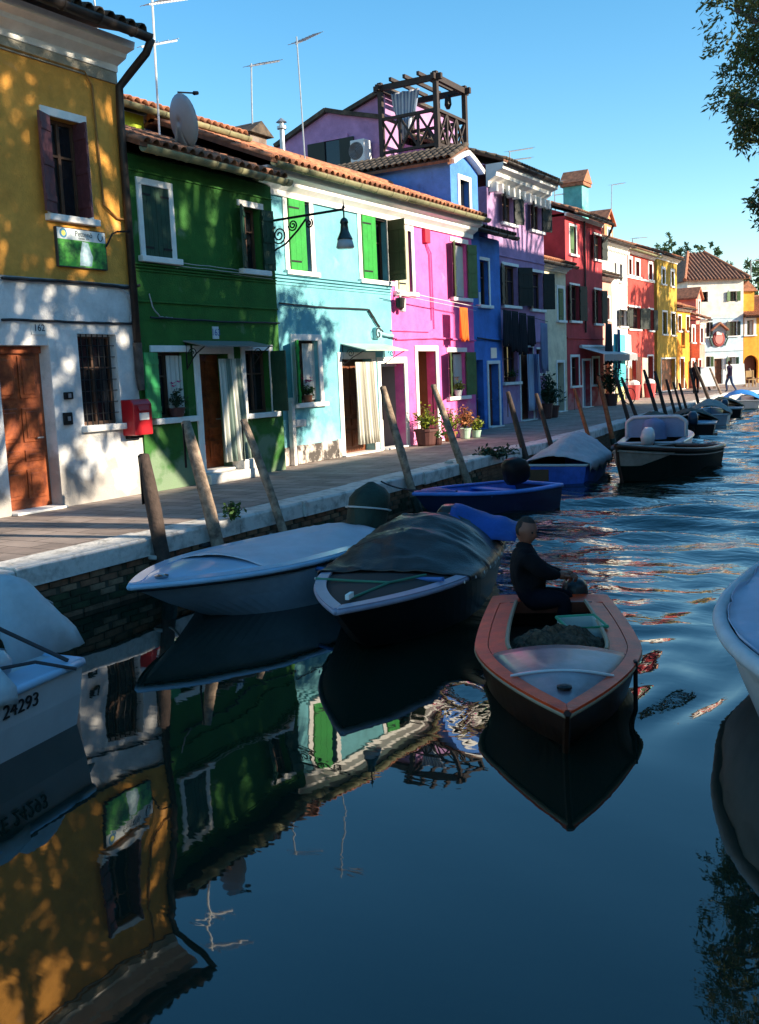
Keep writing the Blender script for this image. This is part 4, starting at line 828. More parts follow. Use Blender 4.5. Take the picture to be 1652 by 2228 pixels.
# trees beyond the roofs
for i, (px, py, r_, lab) in enumerate([(800, 400, 1.9, 'leftmost of the three far treetops above the yellow house'), (985, 440, 2.0, 'middle of the three far treetops behind the pale blue house'), (1150, 455, 1.7, 'rightmost of the three far treetops behind the pale blue house'), (1580, 640, 2.4, 'round treetop beyond the saffron house chimney'), (1640, 690, 2.0, 'rounded bush top at the right edge above the saffron roof')]):
    p = at_y(*c(6, px, py), 96.0 if i < 3 else 90); zc = float(p[2]) - .2
    tree('far_tree', lab, (float(p[0]), float(p[1]), 0), zc, [(0, 0, zc, r_ * .8, r_ * .9, .4), (-r_ * .6, 0, zc - 1.2, r_ * .8, r_ * .8, .3), (r_ * .6, .3, zc - 1.6, r_ * .8, r_ * .8, .3), (0, 0, zc - 2.6, r_ * 1.2, r_, .4)], 2600, 40 + i, leaf_far, (.16, .36), .1, 'treetops beyond the roofs')

# ================================================================== MOORING POSTS
posts = [((312, 990), (357, 1225), .095, 'd', 'dark tarred mooring post leaning before the white wall, nearest the left edge'), ((405, 918), (470, 1200), .085, 'w', 'pale weathered mooring post in front of the green house window'), ((530, 914), (612, 1180), .065, 'w', 'crooked pale mooring post in front of the green house door curtain'),
 ((833, 842), (897, 1062), .075, 'w', 'brown mooring post leaning before the dark red passage door'), ((943, 838), (1014, 1045), .075, 'w', 'brown mooring post leaning before the pink house flower pots'), ((1105, 853), (1147, 995), .07, 'd', 'dark mooring post in front of the mauve house window'),
 ((1167, 857), (1202, 968), .06, 'd', 'dark mooring post beside the blue striped curtain'), ((1250, 847), (1282, 950), .055, 'o', 'thin orange-brown mooring post in front of the red shop door'), ((1302, 820), (1327, 936), .075, 'o', 'thick rust-orange mooring post with black foot before the red house'),
 ((1340, 817), (1370, 925), .065, 'd', 'dark mooring post before the yellow cloth, left of a close pair'), ((1354, 826), (1386, 915), .06, 'd', 'dark mooring post before the yellow cloth, right of a close pair'), ((1401.5, 805), (1429, 898), .07, 'd', 'tall black mooring post before the crimson clothes shop'),
 ((1425, 808), (1448, 893), .07, 'd', 'tall black mooring post at the corner of the crimson and yellow houses'), ((1450, 826), (1466, 888), .06, 'd', 'dark post before the yellow house, leftmost of three short ones'), ((1465, 832), (1479, 884), .055, 'd', 'dark post before the yellow house, middle of three short ones'),
 ((1478, 834), (1490, 880), .055, 'd', 'dark post before the yellow house, rightmost of three short ones'), ((1501, 801), (1519, 876), .07, 'd', 'black mooring post behind the standing figure on the quay'), ((1511, 792), (1542, 870), .08, 'd', 'tall slanting black post before the coral house door'),
 ((1545, 801), (1576, 874), .07, 'w', 'grey mooring post before the brown door of the pale blue house'), ((1589, 803), (1602, 850), .08, 'w', 'light topped post left of the white notice boards at the bend'), ((1606, 797), (1622, 846), .08, 'd', 'dark post in front of the arched passage'), ((1630, 802), (1650, 845), .1, 'w', 'pale post at the right edge by the cafe chairs'), ((1542, 842), (1550, 860), .08, 'd', 'short dark post stump by the far quay edge')]
POSTS = []
wood_or = mat('rusty_orange_wood', (.33, .12, .05), .9, .4, 9, .5, 30)
for i, (tp, bt, r_, kind, lab) in enumerate(posts):
    Y = 12.0
    for _ in range(30): X = qx(min(max(Y, 0), 60)) + .02 + r_ * 1.2; Y = .5 * Y + .5 * float(at_x(bt[0], bt[1], X)[1])
    if i > 18: p = at_z(bt[0], bt[1], -.3); X, Y = float(p[0]), float(p[1])
    b0 = at_x(bt[0], bt[1], X); t0 = at_y(tp[0], tp[1], float(b0[1])); t0 = Vector(t0); b0 = Vector(b0)
    d = (t0 - b0); e = b0 - d.normalized() * (1.6 if i < 19 else .8); ln = (t0 - e).length; pts = []; rad = []
    n = 9; bend = rng.uniform(-.03, .03) if i > 2 else (.0, .05, .09)[i]
    for k in range(n + 1):
        q = e.lerp(t0, k / n) - e; s_ = math.sin(k / n * math.pi); pts.append((q.x + bend * s_, q.y + rng.uniform(-.006, .006), q.z)); rad.append(r_ * (1.0 - .18 * k / n) * rng.uniform(.94, 1.05))
    rad[-1] *= .82; pts.append((pts[-1][0], pts[-1][1], pts[-1][2] + .015)); rad.append(rad[-1] * .6)
    po = tag(mk('mooring_post', G().tube(pts, rad, 10), {'w': wood_post, 'd': wood_dark, 'o': wood_or}[kind], smooth=True, loc=tuple(e)), lab, 'mooring post', 'mooring posts along the quay edge')
    if i < 9:
        k0 = [k for k in range(n + 1) if pts[k][2] + e.z < -.25]; mk('weed_band', G().tube([pts[k] for k in k0], [rad[k] * 1.04 + .003 for k in k0], 10), mat('green_black_weed', (.018, .026, .014), .6, .6, 14, .8, 30), po, smooth=True)
        mk('split', G().box(-.004, .004, -rad[-3] * 1.02, -rad[-3] * .6, -.5, .0).xf(Matrix.Translation(Vector(pts[n]) + Vector((.01, 0, -.02)))), iron, po)
    POSTS.append((e + Vector(pts[n - 2]), rad[n - 2]))

# ================================================================== BOATS
class Boat:
    def __init__(s, name, label, bow, stern, B, fs=.36, fb=.46, rake=.45, tw=.86, p=2.2, cf=.90, group='boats moored along the quay', cat='boat', smax=.42):
        b_ = Vector((bow[0], bow[1])); t = Vector((stern[0], stern[1])); d = b_ - t; s.L = d.length; s.B = B; s.fs, s.fb, s.rake, s.tw, s.p, s.cf, s.sm = fs, fb, rake, tw, p, cf, smax
        s.root = thing(name, label, cat, (t.x, t.y, WZ), math.atan2(d.y, d.x), group)
    def hb(s, t):
        if t < s.sm: return s.B / 2 * (s.tw + (1 - s.tw) * math.sin(t / s.sm * math.pi / 2))
        return s.B / 2 * max(0.0, 1 - ((t - s.sm) / (1 - s.sm)) ** s.p)
    def zs(s, t): return s.fs + (s.fb - s.fs) * t ** 2
    def x(s, t, lev=0): return (s.L - s.rake * lev) * t
    def side(s, t):
        h = s.hb(t); up = max(0, (t - .75) / .25)
        return [(s.x(t, 1), 0, -.16 + .10 * up), (s.x(t, .75), h * s.cf * .97, -.08 + .12 * up), (s.x(t, .38), h * (s.cf + (1 - s.cf) * .62), s.zs(t) * .5), (s.x(t), h, s.zs(t))]
    def hull(s, m, n=26, inner=None, im=None, wall=.045, floor=.06, rail=None, rr=.022, railm=None, i0=0.0, i1=.74):
        T = [1 - (1 - i / n) ** 1.25 for i in range(n + 1)]; rows = []
        for t in T:
            a = s.side(t); rows.append([(x, -y, z) for x, y, z in a[::-1]] + a[1:])
        g = G().grid(rows); k = len(rows[0]); g.f.append(tuple(range(k)))
        mk('hull', g, m, s.root, smooth=False)
        if im:
            rows = []
            for t in [i0 + (i1 - i0) * q / 20 for q in range(21)]:
                h = max(s.hb(t) - wall, .01); z = s.zs(t) - .01; x = s.x(t, .02) + .012; f = floor; xf_ = s.x(t, .8) + .012; a = [(x, h, z), (xf_, h * min(.86, s.cf * .88), f), (xf_, 0, f - .02)]
                rows.append([(q[0], -q[1], q[2]) for q in a] + a[1::-1])
            mk('interior', G().grid(rows), im, s.root, solid=.008)
        if rail:
            for sg in (-1, 1): mk('gunwale', G().tube([(s.x(t) + .005, sg * (s.hb(t) + .004), s.zs(t)) for t in T], rr, 8), railm or rail, s.root, smooth=True)
            h = s.hb(0); mk('transom_rail', G().tube([(0, -h, s.zs(0)), (0, h, s.zs(0))], rr, 8), railm or rail, s.root)
        return s
    def rim(s, m, w=.09, t0=0.0, t1=1.0, lift=.012, n=26, name='side_deck', drop=.02):
        """flat capping board along both gunwales"""
        for sg in (-1, 1):
            P = []
            for i in range(n + 1):
                t = t0 + (t1 - t0) * (1 - (1 - i / n) ** 1.3); h = s.hb(t); ih = max(h - w, 0.0); z = s.zs(t) + lift
                P.append([(s.x(t) + .01, sg * (h + .015), z), (s.x(t) - (.0 if ih > 0 else 0), sg * ih, z + .006)])
            mk(name, G().grid(P), m, s.root, solid=.024)
    def deck(s, m, t0, t1=1.0, camber=.05, lift=.006, inset=.0, n=16, name='foredeck', k=9):
        P = []
        for i in range(n + 1):
            t = t0 + (t1 - t0) * (1 - (1 - i / n) ** 1.3); h = max(s.hb(t) - inset, 0.002)
            P.append([(s.x(t) - inset * .6 * (t > .9), h * (2 * j / (k - 1) - 1), s.zs(t) + lift + camber * (1 - (2 * j / (k - 1) - 1) ** 2) * min(1, h * 3)) for j in range(k)])
        return mk(name, G().grid(P), m, s.root, smooth=True, solid=.012)
    def thwart(s, t, m, w=.2, z=None):
        h = s.hb(t) - .04; z = s.zs(t) - .10 if z is None else z
        mk('thwart', G().box(s.x(t) - w / 2, s.x(t) + w / 2, -h, h, z - .025, z), m, s.root, bevel=.006)
    def cover(s, m, t0, t1, top, skirt=.08, wr=.02, n=44, k=33, seed=0, name='tarpaulin', over=.03, sharp=2.0):
        """tarp thrown over hoops: top(t) gives ridge height above the gunwale"""
        P = []
        for i in range(n + 1):
            t = t0 + (t1 - t0) * i / n; h = s.hb(t) + over; z0 = s.zs(t); row = []
            for j in range(k):
                a = 2 * j / (k - 1) - 1; q = abs(a)
                if q > .88: y = math.copysign(h, a); z = z0 + .02 - skirt * (q - .88) / .12 * (1 + .35 * math.sin(t * 40 + seed))
                else: y = a / .88 * h; z = z0 + .02 + top(t) * (1 - (q / .88) ** sharp)
                rg_ = (1 - min(1, abs(fbm(s.x(t) * 1.6 + seed * 3, y * .9 + z * 2, seed, 1.5)) * 2.6)) ** 3; wv = wr * .9 * rg_ + wr * .8 * fbm(s.x(t) * 2.2 + seed, y * 2.0, seed * 1.7, 1.3) + wr * .55 * abs(math.sin(t * 9 + q * 5 + seed + 2 * fbm(t * 3, a, seed)))
                row.append((s.x(t) + wv * .3, y + wv * .5 * a, z + wv * (1 - q * .6)))
            P.append(row)
        return mk(name, G().grid(P), m, s.root, smooth=True, solid=.006)
    def outboard(s, m, tilt=0, z=.42, y=0, cov=None, scale=1.0, x=-.04):
        M = Matrix.Translation((x, y, z)) @ Matrix.Rotation(R(tilt), 4, 'Y') @ Matrix.Scale(scale, 4)
        rows = []
        for zz, l_, w_, xo in ((.0, .30, .20, -.16), (.06, .40, .28, -.18), (.2, .44, .30, -.18), (.31, .38, .26, -.15), (.37, .22, .16, -.12)):
            rows.append([(xo + l_ / 2 * abs(math.cos(a)) ** .6 * math.copysign(1, math.cos(a)), w_ / 2 * abs(math.sin(a)) ** .6 * math.copysign(1, math.sin(a)), zz) for a in [2 * math.pi * q / 16 for q in range(17)]])
        g = G().grid(rows); g.f.append(tuple(range(4 * 17, 5 * 17))); g.f.append(tuple(range(17))); root = mk('motor_cowling', g.xf(M), m, s.root, smooth=True)
        if cov: return root
        dk = mat('black_motor_leg', (.02, .02, .022), .45); mk('motor_leg', G().box(-.24, -.10, -.05, .05, -.5, .0).box(-.02, .1, -.12, .12, -.15, .08).xf(M), dk, root, bevel=.02)
        mk('gearcase', G().lathe([(.01, -.22), (.05, -.14), (.06, 0), (.05, .12), (.02, .2)], n=10).xf(M @ Matrix.Translation((-.18, 0, -.58)) @ Matrix.Rotation(R(90), 4, 'Y')), dk, root, smooth=True)
        mk('skeg', G().prism([(-.28, -.6), (-.08, -.6), (-.2, -.78), (-.26, -.78)], -.01, .01, 'y').box(-.36, -.06, -.09, .09, -.46, -.45).xf(M), dk, root)
        for q in range(3):
            mk('propeller_blade', G().add([(0, -.03, .02), (.02, .03, .02), (.03, .05, .11), (0, .0, .13), (-.02, -.05, .09)], [(0, 1, 2, 3, 4)]).xf(M @ Matrix.Translation((-.40, 0, -.58)) @ Matrix.Rotation(R(120 * q + 20), 4, 'X')), steel, root, solid=.008)
        return root
    def lp(s, p): return s.root.matrix_basis @ Vector(p)

gel_w = mat('white_gelcoat', (.52, .54, .56), .3, .12, 2.5, spec=.5, coat=.3); gel_b = mat('pale_blue_gelcoat', (.36, .55, .74), .3, .1, 3, coat=.3); gel_grey = mat('grey_gelcoat', (.24, .31, .38), .35, .2, 3, coat=.2)
black_p = mat('black_boat_paint', (.010, .010, .011), .45, .3, 5, spec=.15); tarp_d = mat('dark_brown_tarp', (.040, .034, .032), .33, .4, 3, .3, 60); tarp_b = mat('blue_tarp', (.02, .08, .35), .6, .3, 4, .3, 30)
tarp_g = mat('dark_green_tarp', (.012, .035, .025), .7, .4, 5, .4, 25); tarp_grey = mat('grey_white_tarp', (.36, .38, .42), .75, .2, 4, .3, 30); tarp_w = mat('white_boat_cover', (.60, .60, .62), .7, .15, 3, .25, 25); blue_p = mat('cobalt_boat_paint', (.02, .10, .50), .45, .35, 5, .1, 30)
mahog = mat('varnished_mahogany', (.85, .075, .012), .34, .4, 3, .08, 60, spec=.18, col2=(.50, .04, .010)); rope_b = mat('blue_rope', (.06, .16, .42), .9); rope_w = mat('white_rope', (.5, .5, .48), .9); rope_g = mat('green_rope', (.05, .2, .13), .9); rope_k = mat('dark_rope', (.05, .05, .055), .9)

# --- covered white boat, stern towards the camera's left edge
b1 = Boat('covered_motorboat', 'white motorboat under a pale cover, numbered 24293, at the left edge', (-5.35, .3), (-5.72, 4.3), 1.72, .44, .5, .5, .9, cf=.88)
b1.hull(gel_w, im=dark, rail=gel_b, rr=.03); b1.rim(gel_b, .22)
b1.cover(mat('pale_blue_cover', (.46, .52, .55), .75, .2, 3, .3, 18), .16, .95, lambda t: .18 + .42 * math.sin(min(1, (t - .13) / .22) * math.pi / 2), .1, .05, seed=3, sharp=2.4)
b1.deck(gel_w, 0, .2, .02, .0, .02, name='stern_deck')
g = G().grid([[(-.35 + .62 * i / 12, .06 + .42 * (2 * j / 12 - 1) * (1 - .1 * i / 12), .44 + .56 * (1 - (2 * j / 12 - 1) ** 2) ** .6 * math.sin(math.pi * (.18 + .82 * i / 12) / 1.25) + .03 * fbm(i * .3, j * .4, 1)) for j in range(13)] for i in range(13)])
mk('motor_cover', g, MT['pale_blue_cover'], b1.root, smooth=True, solid=.008)
b1.outboard(mat('black_cowling', (.02, .02, .02), .35), 68, .46, -.30)
nm = text_mesh('VE 24293', .125, .003); o = link('registration_number', nm, mat('black_lettering', (.015, .015, .015), .6), b1.root)
a = b1.side(.26); e = b1.side(.05); pA = Vector(a[2]); pB = Vector(e[2]); tx = (pB - pA).normalized(); tz_ = (Vector(a[3]) - Vector(a[2])).normalized(); ny = tx.cross(tz_).normalized(); tz_ = ny.cross(tx)
# lettering lies on the hull side that faces the camera
sd_ = 1
Mx = Matrix.Identity(4); ctr = (Vector(b1.side(.17)[2]) + Vector(b1.side(.17)[3])) / 2
for q in range(3): Mx[q][0], Mx[q][1], Mx[q][2], Mx[q][3] = tx[q], tz_[q], ny[q], ctr[q] + ny[q] * .012
o.matrix_basis = Mx
mk('tie_rope', G().tube([(.1, .75, .47), (.35, .45, .72), (.55, 0.1, 1.02), (.62, -.4, .98)], .014, 6), rope_k, b1.root); mk('tie_rope', G().tube([(.9, .84, .48), (.6, .7, .56), (.35, .72, .53), (.15, .86, .44)], .012, 6), rope_k, b1.root)
mk('fender', G().lathe([(.01, 0), (.08, .03), (.09, .1), (.05, .16), (.01, .17)], .52, .58, .47, 10), gel_w, b1.root, smooth=True)

# --- white and pale blue boat
b2 = Boat('speedboat', 'white open boat with pale blue rim and grey cover, bow towards the left', (-6.27, 6.14), (-6.08, 9.5), 1.5, .44, .47, 1.15, .88, 2.3, .97)
b2.hull(gel_grey, im=dark, rail=gel_b, rr=.028); b2.rim(gel_b, .12, lift=.02); b2.deck(gel_b, .42, .99, .05, .014, .06)
b2.cover(mat('grey_tonneau', (.50, .53, .60), .7, .12, 3, .2, 20), .04, .66, lambda t: .09 + .02 * math.sin(t * 9), .03, .012, seed=5, over=-.08)
mk('bow_fairlead', G().lathe([(.01, 0), (.06, 0), (.065, .02), (.03, .03), (.025, .015)], b2.L - .30, .08, b2.zs(.95) + .04, 12), mat('chrome', (.3, .3, .32), .15, metal=1), b2.root)
mk('rub_line', G().tube([(b2.x(t, .4), -(b2.hb(t) * .92 + .012), b2.zs(t) * .48) for t in [.05 + .88 * i / 20 for i in range(21)]], .012, 6), black_p, b2.root)
mk('rub_line', G().tube([(b2.x(t) , -(b2.hb(t) + .012), b2.zs(t) - .035) for t in [.02 + .97 * i / 24 for i in range(25)]], .012, 6), black_p, b2.root)
mk('rub_line', G().tube([(b2.x(t) , (b2.hb(t) + .012), b2.zs(t) - .035) for t in [.02 + .97 * i / 24 for i in range(25)]], .012, 6), black_p, b2.root)
P = []
for i in range(11):
    v = i / 10; rr_ = (.17 + .07 * math.sin(v * 2.4)) * (1 if i < 9 else .75 if i == 9 else .15)
    P.append([(-.02 - .2 * v + rr_ * math.cos(a) * (1.15 + .06 * math.sin(3 * a + i)), .12 + rr_ * math.sin(a) * .95, .2 + .80 * v) for a in [2 * math.pi * q / 18 for q in range(19)]])
mc = mk('motor_cover', G().grid(P), tarp_g, b2.root, smooth=True)
mk('motor_cover_cord', G().tube([(-.02 - .2 * .62 + .285 * math.cos(a), .12 + .245 * math.sin(a), .70 + .06 * math.cos(a)) for a in [2 * math.pi * q / 20 for q in range(21)]], .011, 6), rope_w, mc)
# --- black boat under a tarp
b3 = Boat('tarped_boat', 'black boat with lilac-grey rim and domed dark tarpaulin in the foreground', (-4.06, 6.05), (-4.80, 9.35), 1.42, .42, .46, .8, .85, 2.1, .86)
b3.hull(black_p, im=dark, rail=mat('lilac_grey_rim', (.30, .31, .42), .45), rr=.024); b3.rim(MT['lilac_grey_rim'], .085, lift=.018); b3.deck(mat('dark_canvas_deck', (.025, .022, .022), .8), .50, .985, .03, .004, .05)
b3.cover(tarp_d, .02, .58, lambda t: .40 * math.sin(max(0, min(1, (.59 - t) / .36)) * math.pi / 2) ** .8 * (1 - .35 * max(0, (.25 - t) / .25)) * (1 - .13 * (1 - abs(math.cos(math.pi * (t - .10) / .17)))), .06, .03, seed=7, sharp=2.2, n=70, k=45)
for t in (.10, .27, .44): mk('tarp_seam', G().tube([(b3.x(t), (b3.hb(t) + .034) * a, b3.zs(t) + .03 + .40 * math.sin(max(0, min(1, (.59 - t) / .36)) * math.pi / 2) ** .8 * (1 - .35 * max(0, (.25 - t) / .25)) * (1 - abs(a) ** 2.2)) for a in [-1 + 2 * q / 20 for q in range(21)]], .011, 5), tarp_d, b3.root, smooth=True)
mk('blue_sheet', G().grid([[(-.15 + .75 * i / 12, .15 + .7 * j / 12, .44 + .42 * math.sin(math.pi * (.12 + .76 * i / 12)) * (1 - .5 * j / 12) + .03 * fbm(i * .4, j * .4, 2)) for j in range(13)] for i in range(13)]), tarp_b, b3.root, smooth=True, solid=.008)
mk('deck_line', G().tube([(b3.L - .32, 0, .495), (b3.L - .95, .12, .49), (b3.L - 1.3, .34, .49)], .011, 6), rope_g, b3.root); mk('deck_line', G().tube([(b3.L - .95, .12, .49), (b3.L - 1.0, -.2, .485), (b3.L - 1.1, -.60, .475)], .012, 6), rope_g, b3.root)
mk('cleat', G().box(b3.L - .36, b3.L - .24, -.015, .015, .5, .54), trim, b3.root)
b3.outboard(mat('black_cowling', (.02, .02, .02)), 0, .42)
for sg in (-1, 1):
    for k in range(9): t = .06 + .07 * k; mk('eyelet', G().lathe([(.004, 0), (.014, .001), (.012, .006), (.004, .004)], n=8).xf(Matrix.Translation((b3.x(t), sg * (b3.hb(t) + .048), b3.zs(t) + .0)) @ Matrix.Rotation(R(-90 * sg), 4, 'X')), trim, b3.root)
# --- blue rowing boat
b5 = Boat('rowing_boat', 'open cobalt blue boat with thwarts and black outboard by the quay', (-7.15, 12.9), (-6.2, 15.4), 1.4, .34, .44, .5, .8, 2.0)
b5.hull(mat('dark_navy_paint', (.01, .022, .07), .4, coat=.2), im=blue_p, rail=mat('light_cobalt_rim', (.08, .24, .72), .4, .2, 5), rr=.03, floor=.1, i1=.84); b5.rim(MT['light_cobalt_rim'], .07)
for t in (.3, .58): b5.thwart(t, MT['light_cobalt_rim'], z=b5.zs(t) - .03)
b5.deck(tarp_b, .8, .99, .05, .02); b5.outboard(black_p, 8, .38, .1, cov=1, scale=1.1, x=.75)
mk('stringer', G().tube([(b5.x(t), b5.hb(t) - .1, b5.zs(t) - .12) for t in [.05 + .7 * i / 12 for i in range(13)]], .02, 6), blue_p, b5.root)
# --- blue boat under a grey tarp
b6 = Boat('tarped_boat', 'blue boat under a tent-shaped grey-white tarpaulin', (-7.25, 21.4), (-6.85, 17.9), 1.35, .38, .42, .4, .92, 2.2)
b6.hull(blue_p, im=dark, rail=gel_w, rr=.025); b6.cover(tarp_grey, .0, .95, lambda t: .46 * math.sin(math.pi * (.12 + .76 * t)), .14, .03, seed=9, sharp=1.25, over=.06)
mk('transom_patch', G().box(-.012, -.002, .1, .5, .08, .3), mat('brown_patch', (.12, .06, .03)), b6.root)
# --- dark clinker boat, bow to camera
b7 = Boat('wooden_boat', 'dark wooden boat with high beige bow facing the camera', (-5.75, 18.3), (-5.15, 22.2), 1.45, .42, .72, .3, .8, 2.3, .90)
bp_ = mat('beige_bow_paint', (.30, .27, .23), .5, .3, 5); b7.hull(mat('dark_green_bottom', (.008, .016, .013), .5, spec=.12), im=mat('grey_inside', (.2, .2, .2), .6), rail=mat('dark_brown_rail', (.06, .03, .02), .4, coat=.3), rr=.04, i1=.88); b7.rim(MT['dark_brown_rail'], .09)
for sg in (-1, 1):
    P = [[(b7.x(t, .38 * q) + .012, sg * (b7.hb(t) * (1 - (1 - .9) * .38 * q) + .006), b7.zs(t) * (1 - .5 * q) - .03) for q in ((.12, .15 + .85 * min(1, max(0, (t - .68) / .22))))] for t in [.68 + .315 * i / 16 for i in range(17)]]
    mk('bow_panel', G().grid(P), bp_, b7.root, solid=.008)
    mk('wale', G().tube([(b7.x(t), sg * (b7.hb(t) + .012), b7.zs(t) - .10) for t in [i / 20 for i in range(21)]], .014, 6), bp_, b7.root)
mk('stem', G().tube([(b7.L + .01, 0, b7.fb + .05), (b7.L - .1, 0, .3), (b7.L - .28, 0, -.1)], .035, 6), MT['dark_brown_rail'], b7.root); b7.thwart(.4, MT['grey_inside']); b7.thwart(.7, MT['grey_inside'])
# --- white cabin boat with a covered windscreen
b8 = Boat('cabin_boat', 'white motorboat with covered rounded windscreen behind the wooden boat', (-6.9, 26.6), (-6.25, 22.3), 1.55, .46, .55, .5, .9, 2.2)
b8.hull(gel_w, im=dark, rail=gel_w, rr=.03); b8.rim(gel_w, .16); b8.deck(gel_w, .3, .99, .06, .01)
blu = mat('blue_grey_vinyl', (.20, .28, .46), .5, .2, 3)
P = [[(1.25 + .12 * v, .70 * math.cos(a) * abs(math.cos(a)) ** -.45 if abs(math.cos(a)) > .01 else 0, .50 + .85 * v * (math.sin(a) ** .5 if v else 0)) for a in [math.pi * q / 20 for q in range(21)]] for v in (0, .5, 1)]
fr_ = [(1.3, .68 * max(-1, min(1, 1.25 * math.cos(a))), .50 + .48 * min(1, 1.25 * math.sin(a))) for a in [math.pi * q / 24 for q in range(25)]]
mk('windscreen_frame', G().tube(fr_, .045, 8), gel_w, b8.root, smooth=True); mk('windscreen_cover', G().add(fr_, [tuple(range(25))]), blu, b8.root, solid=.03)
P = []
for i in range(8):
    v = i / 7; rr_ = .30 * (1 - .2 * v) * (1 if i < 6 else .8 if i == 6 else .1); P.append([(1.0 + rr_ * .8 * math.cos(a), .02 + rr_ * math.sin(a), .48 + .50 * v) for a in [2 * math.pi * q / 14 for q in range(15)]])
mk('seat_cover', G().grid(P), mat('slate_blue_cover', (.14, .2, .36), .6, .2, 4), b8.root, smooth=True)
b8.outboard(gel_w, -8, .46, 0)
# --- smaller boats further along
def small(name, lab, near, away, B, hm, cm, kind, seed):
    b_ = Boat(name, lab, away, near, B, .36, .46, .4, .85, 2.1); b_.hull(hm, im=dark, rail=gel_w if kind != 'dark' else black_p, rr=.03)
    if kind in ('tarp', 'dark'): b_.cover(cm, .03, .8, lambda t: .10 + .32 * math.sin(math.pi * min(1, .15 + t)), .08, .05, seed=seed, n=20, k=17)
    if kind == 'stern': b_.rim(gel_w, .12); b_.deck(cm, .0, .3, .03, .01, name='stern_deck'); b_.cover(tarp_g, .3, .9, lambda t: .3 * math.sin(math.pi * min(1, t)), .06, .05, seed=seed, n=20, k=17); b_.outboard(mat('navy_cowling', (.02, .05, .09), .4), -10, .4)
    return b_
small('moored_boat', 'boat beneath a lumpy dark green tarp just beyond the covered windscreen', (-7.85, 27.6), (-8.2, 31.0), 1.25, black_p, tarp_g, 'dark', 1)
small('moored_boat', 'boat with pale blue stern deck and navy outboard beyond the dark green tarp', (-7.35, 31.0), (-8.3, 34.6), 1.5, black_p, gel_b, 'stern', 2)
small('moored_boat', 'grey-green boat with flat cover, third from the far bend', (-8.05, 36.3), (-8.8, 40.0), 1.5, gel_grey, mat('grey_green_cover', (.2, .26, .25), .7), 'tarp', 3)
small('moored_boat', 'white-rimmed open boat, second from the far bend', (-8.45, 40.8), (-9.3, 44.5), 1.5, black_p, gel_w, 'stern', 4)
small('moored_boat', 'boat under a bright blue tarpaulin near the far bend', (-9.3, 48.6), (-10.1, 52.6), 1.9, gel_w, mat('bright_blue_tarp', (.03, .22, .65), .6, .2, 4), 'tarp', 5)
small('moored_boat', 'small white boat at the right edge of the far bend', (-8.1, 52.0), (-8.6, 56), 1.6, gel_w, tarp_grey, 'tarp', 6)
# --- white covered boat at the right edge
b13 = Boat('covered_boat', 'white boat fully wrapped in a white cover at the right edge', (-.50, 4.8), (-.42, 9.6), 1.95, .56, .60, .5, .9, 2.6, .80)
b13.hull(mat('cream_cover_skirt', (.58, .53, .50), .8, .15, 3, .5, 9), im=dark, rail=tarp_w, rr=.05); b13.cover(mat('lavender_cover', (.48, .50, .62), .7, .1, 3, .2, 14), .0, .97, lambda t: -.06 + .10 * math.sin(math.pi * t), -.02, .04, seed=13, over=-.06)
P = [[(b13.x(t, .38 * q) , (b13.hb(t) * (1 - .5 * .38 * q) + .02 + .012 * math.sin(t * 60 + 3 * q)) , b13.zs(t) * (1 - .5 * q) - .0) for q in (0, .4, .8, 1.2, 1.45)] for t in [i / 60 * .985 for i in range(61)]]
for sg in (-1, 1): mk('cover_skirt', G().grid([[(x, sg * y, z) for x, y, z in r_] for r_ in P]), MT['cream_cover_skirt'], b13.root, smooth=True, solid=.008)

# --- varnished boat under way
b4 = Boat('varnished_boat', 'varnished red-brown wooden boat under way with a man at the stern', (-1.85, 4.97), (-3.03, 7.76), 1.10, .28, .32, .42, .84, 1.65, .88, group=None, smax=.52)
hull_m = mat('dark_varnished_hull', (.045, .016, .008), .4, .4, 4, spec=.25); b4.hull(hull_m, im=mat('dark_brown_inside', (.03, .012, .008), .6), rail=mat('cream_rub_strip', (.38, .28, .18), .5), rr=.016)
grey_d = mat('grey_varnished_deck', (.22, .15, .17), .38, .35, 5, .06, 90, coat=.35, col2=(.14, .10, .115))
b4.rim(mahog, .075, 0, 1.0, .016, name='gunwale_board')
b4.deck(grey_d, .60, .995, .075, .008, .03, name='foredeck')
for sg in (-1, 1):
    P = [[(b4.x(t), sg * max(b4.hb(t) - .08, 0), b4.zs(t) + .022), (b4.x(t), sg * max(b4.hb(t) - .215, 0), b4.zs(t) + .032)] for t in [.08 + .53 * i / 14 for i in range(15)]]
    mk('side_deck', G().grid(P), mahog, b4.root, solid=.016)
    mk('coaming', G().tube([(b4.x(t), sg * (b4.hb(t) - .21), b4.zs(t) + .045) for t in [.10 + .49 * i / 12 for i in range(13)]], .016, 6), mat('cream_rub_strip', (1, 1, 1)), b4.root)
mk('stern_deck', G().grid([[(b4.x(t), (b4.hb(t) - .07) * q, b4.zs(t) + .026) for q in (-1, -.5, 0, .5, 1)] for t in (0, .05, .10)]), mahog, b4.root, solid=.016)
mk('coaming_board', G().box(b4.x(.595), b4.x(.61), -.33, .33, .24, .345), mat('dark_mahogany', (.16, .03, .012), .4, .4, 4), b4.root); mk('coaming_board', G().box(b4.x(.095), b4.x(.105), -.33, .33, .23, .32), MT['dark_mahogany'], b4.root)
mk('deck_seam', G().tube([(b4.x(.78) + .05 * (1 - (q / .3) ** 2), q, b4.zs(.78) + .083 - .062 * (q / .34) ** 2) for q in [-.31 + .62 * i / 12 for i in range(13)]], .010, 6), gel_w, b4.root)
mk('bow_ring', G().lathe([(.01, 0), (.045, .0), (.045, .012), (.02, .02)], b4.L - .34, .0, b4.zs(.9) + .055, 10), iron, b4.root)
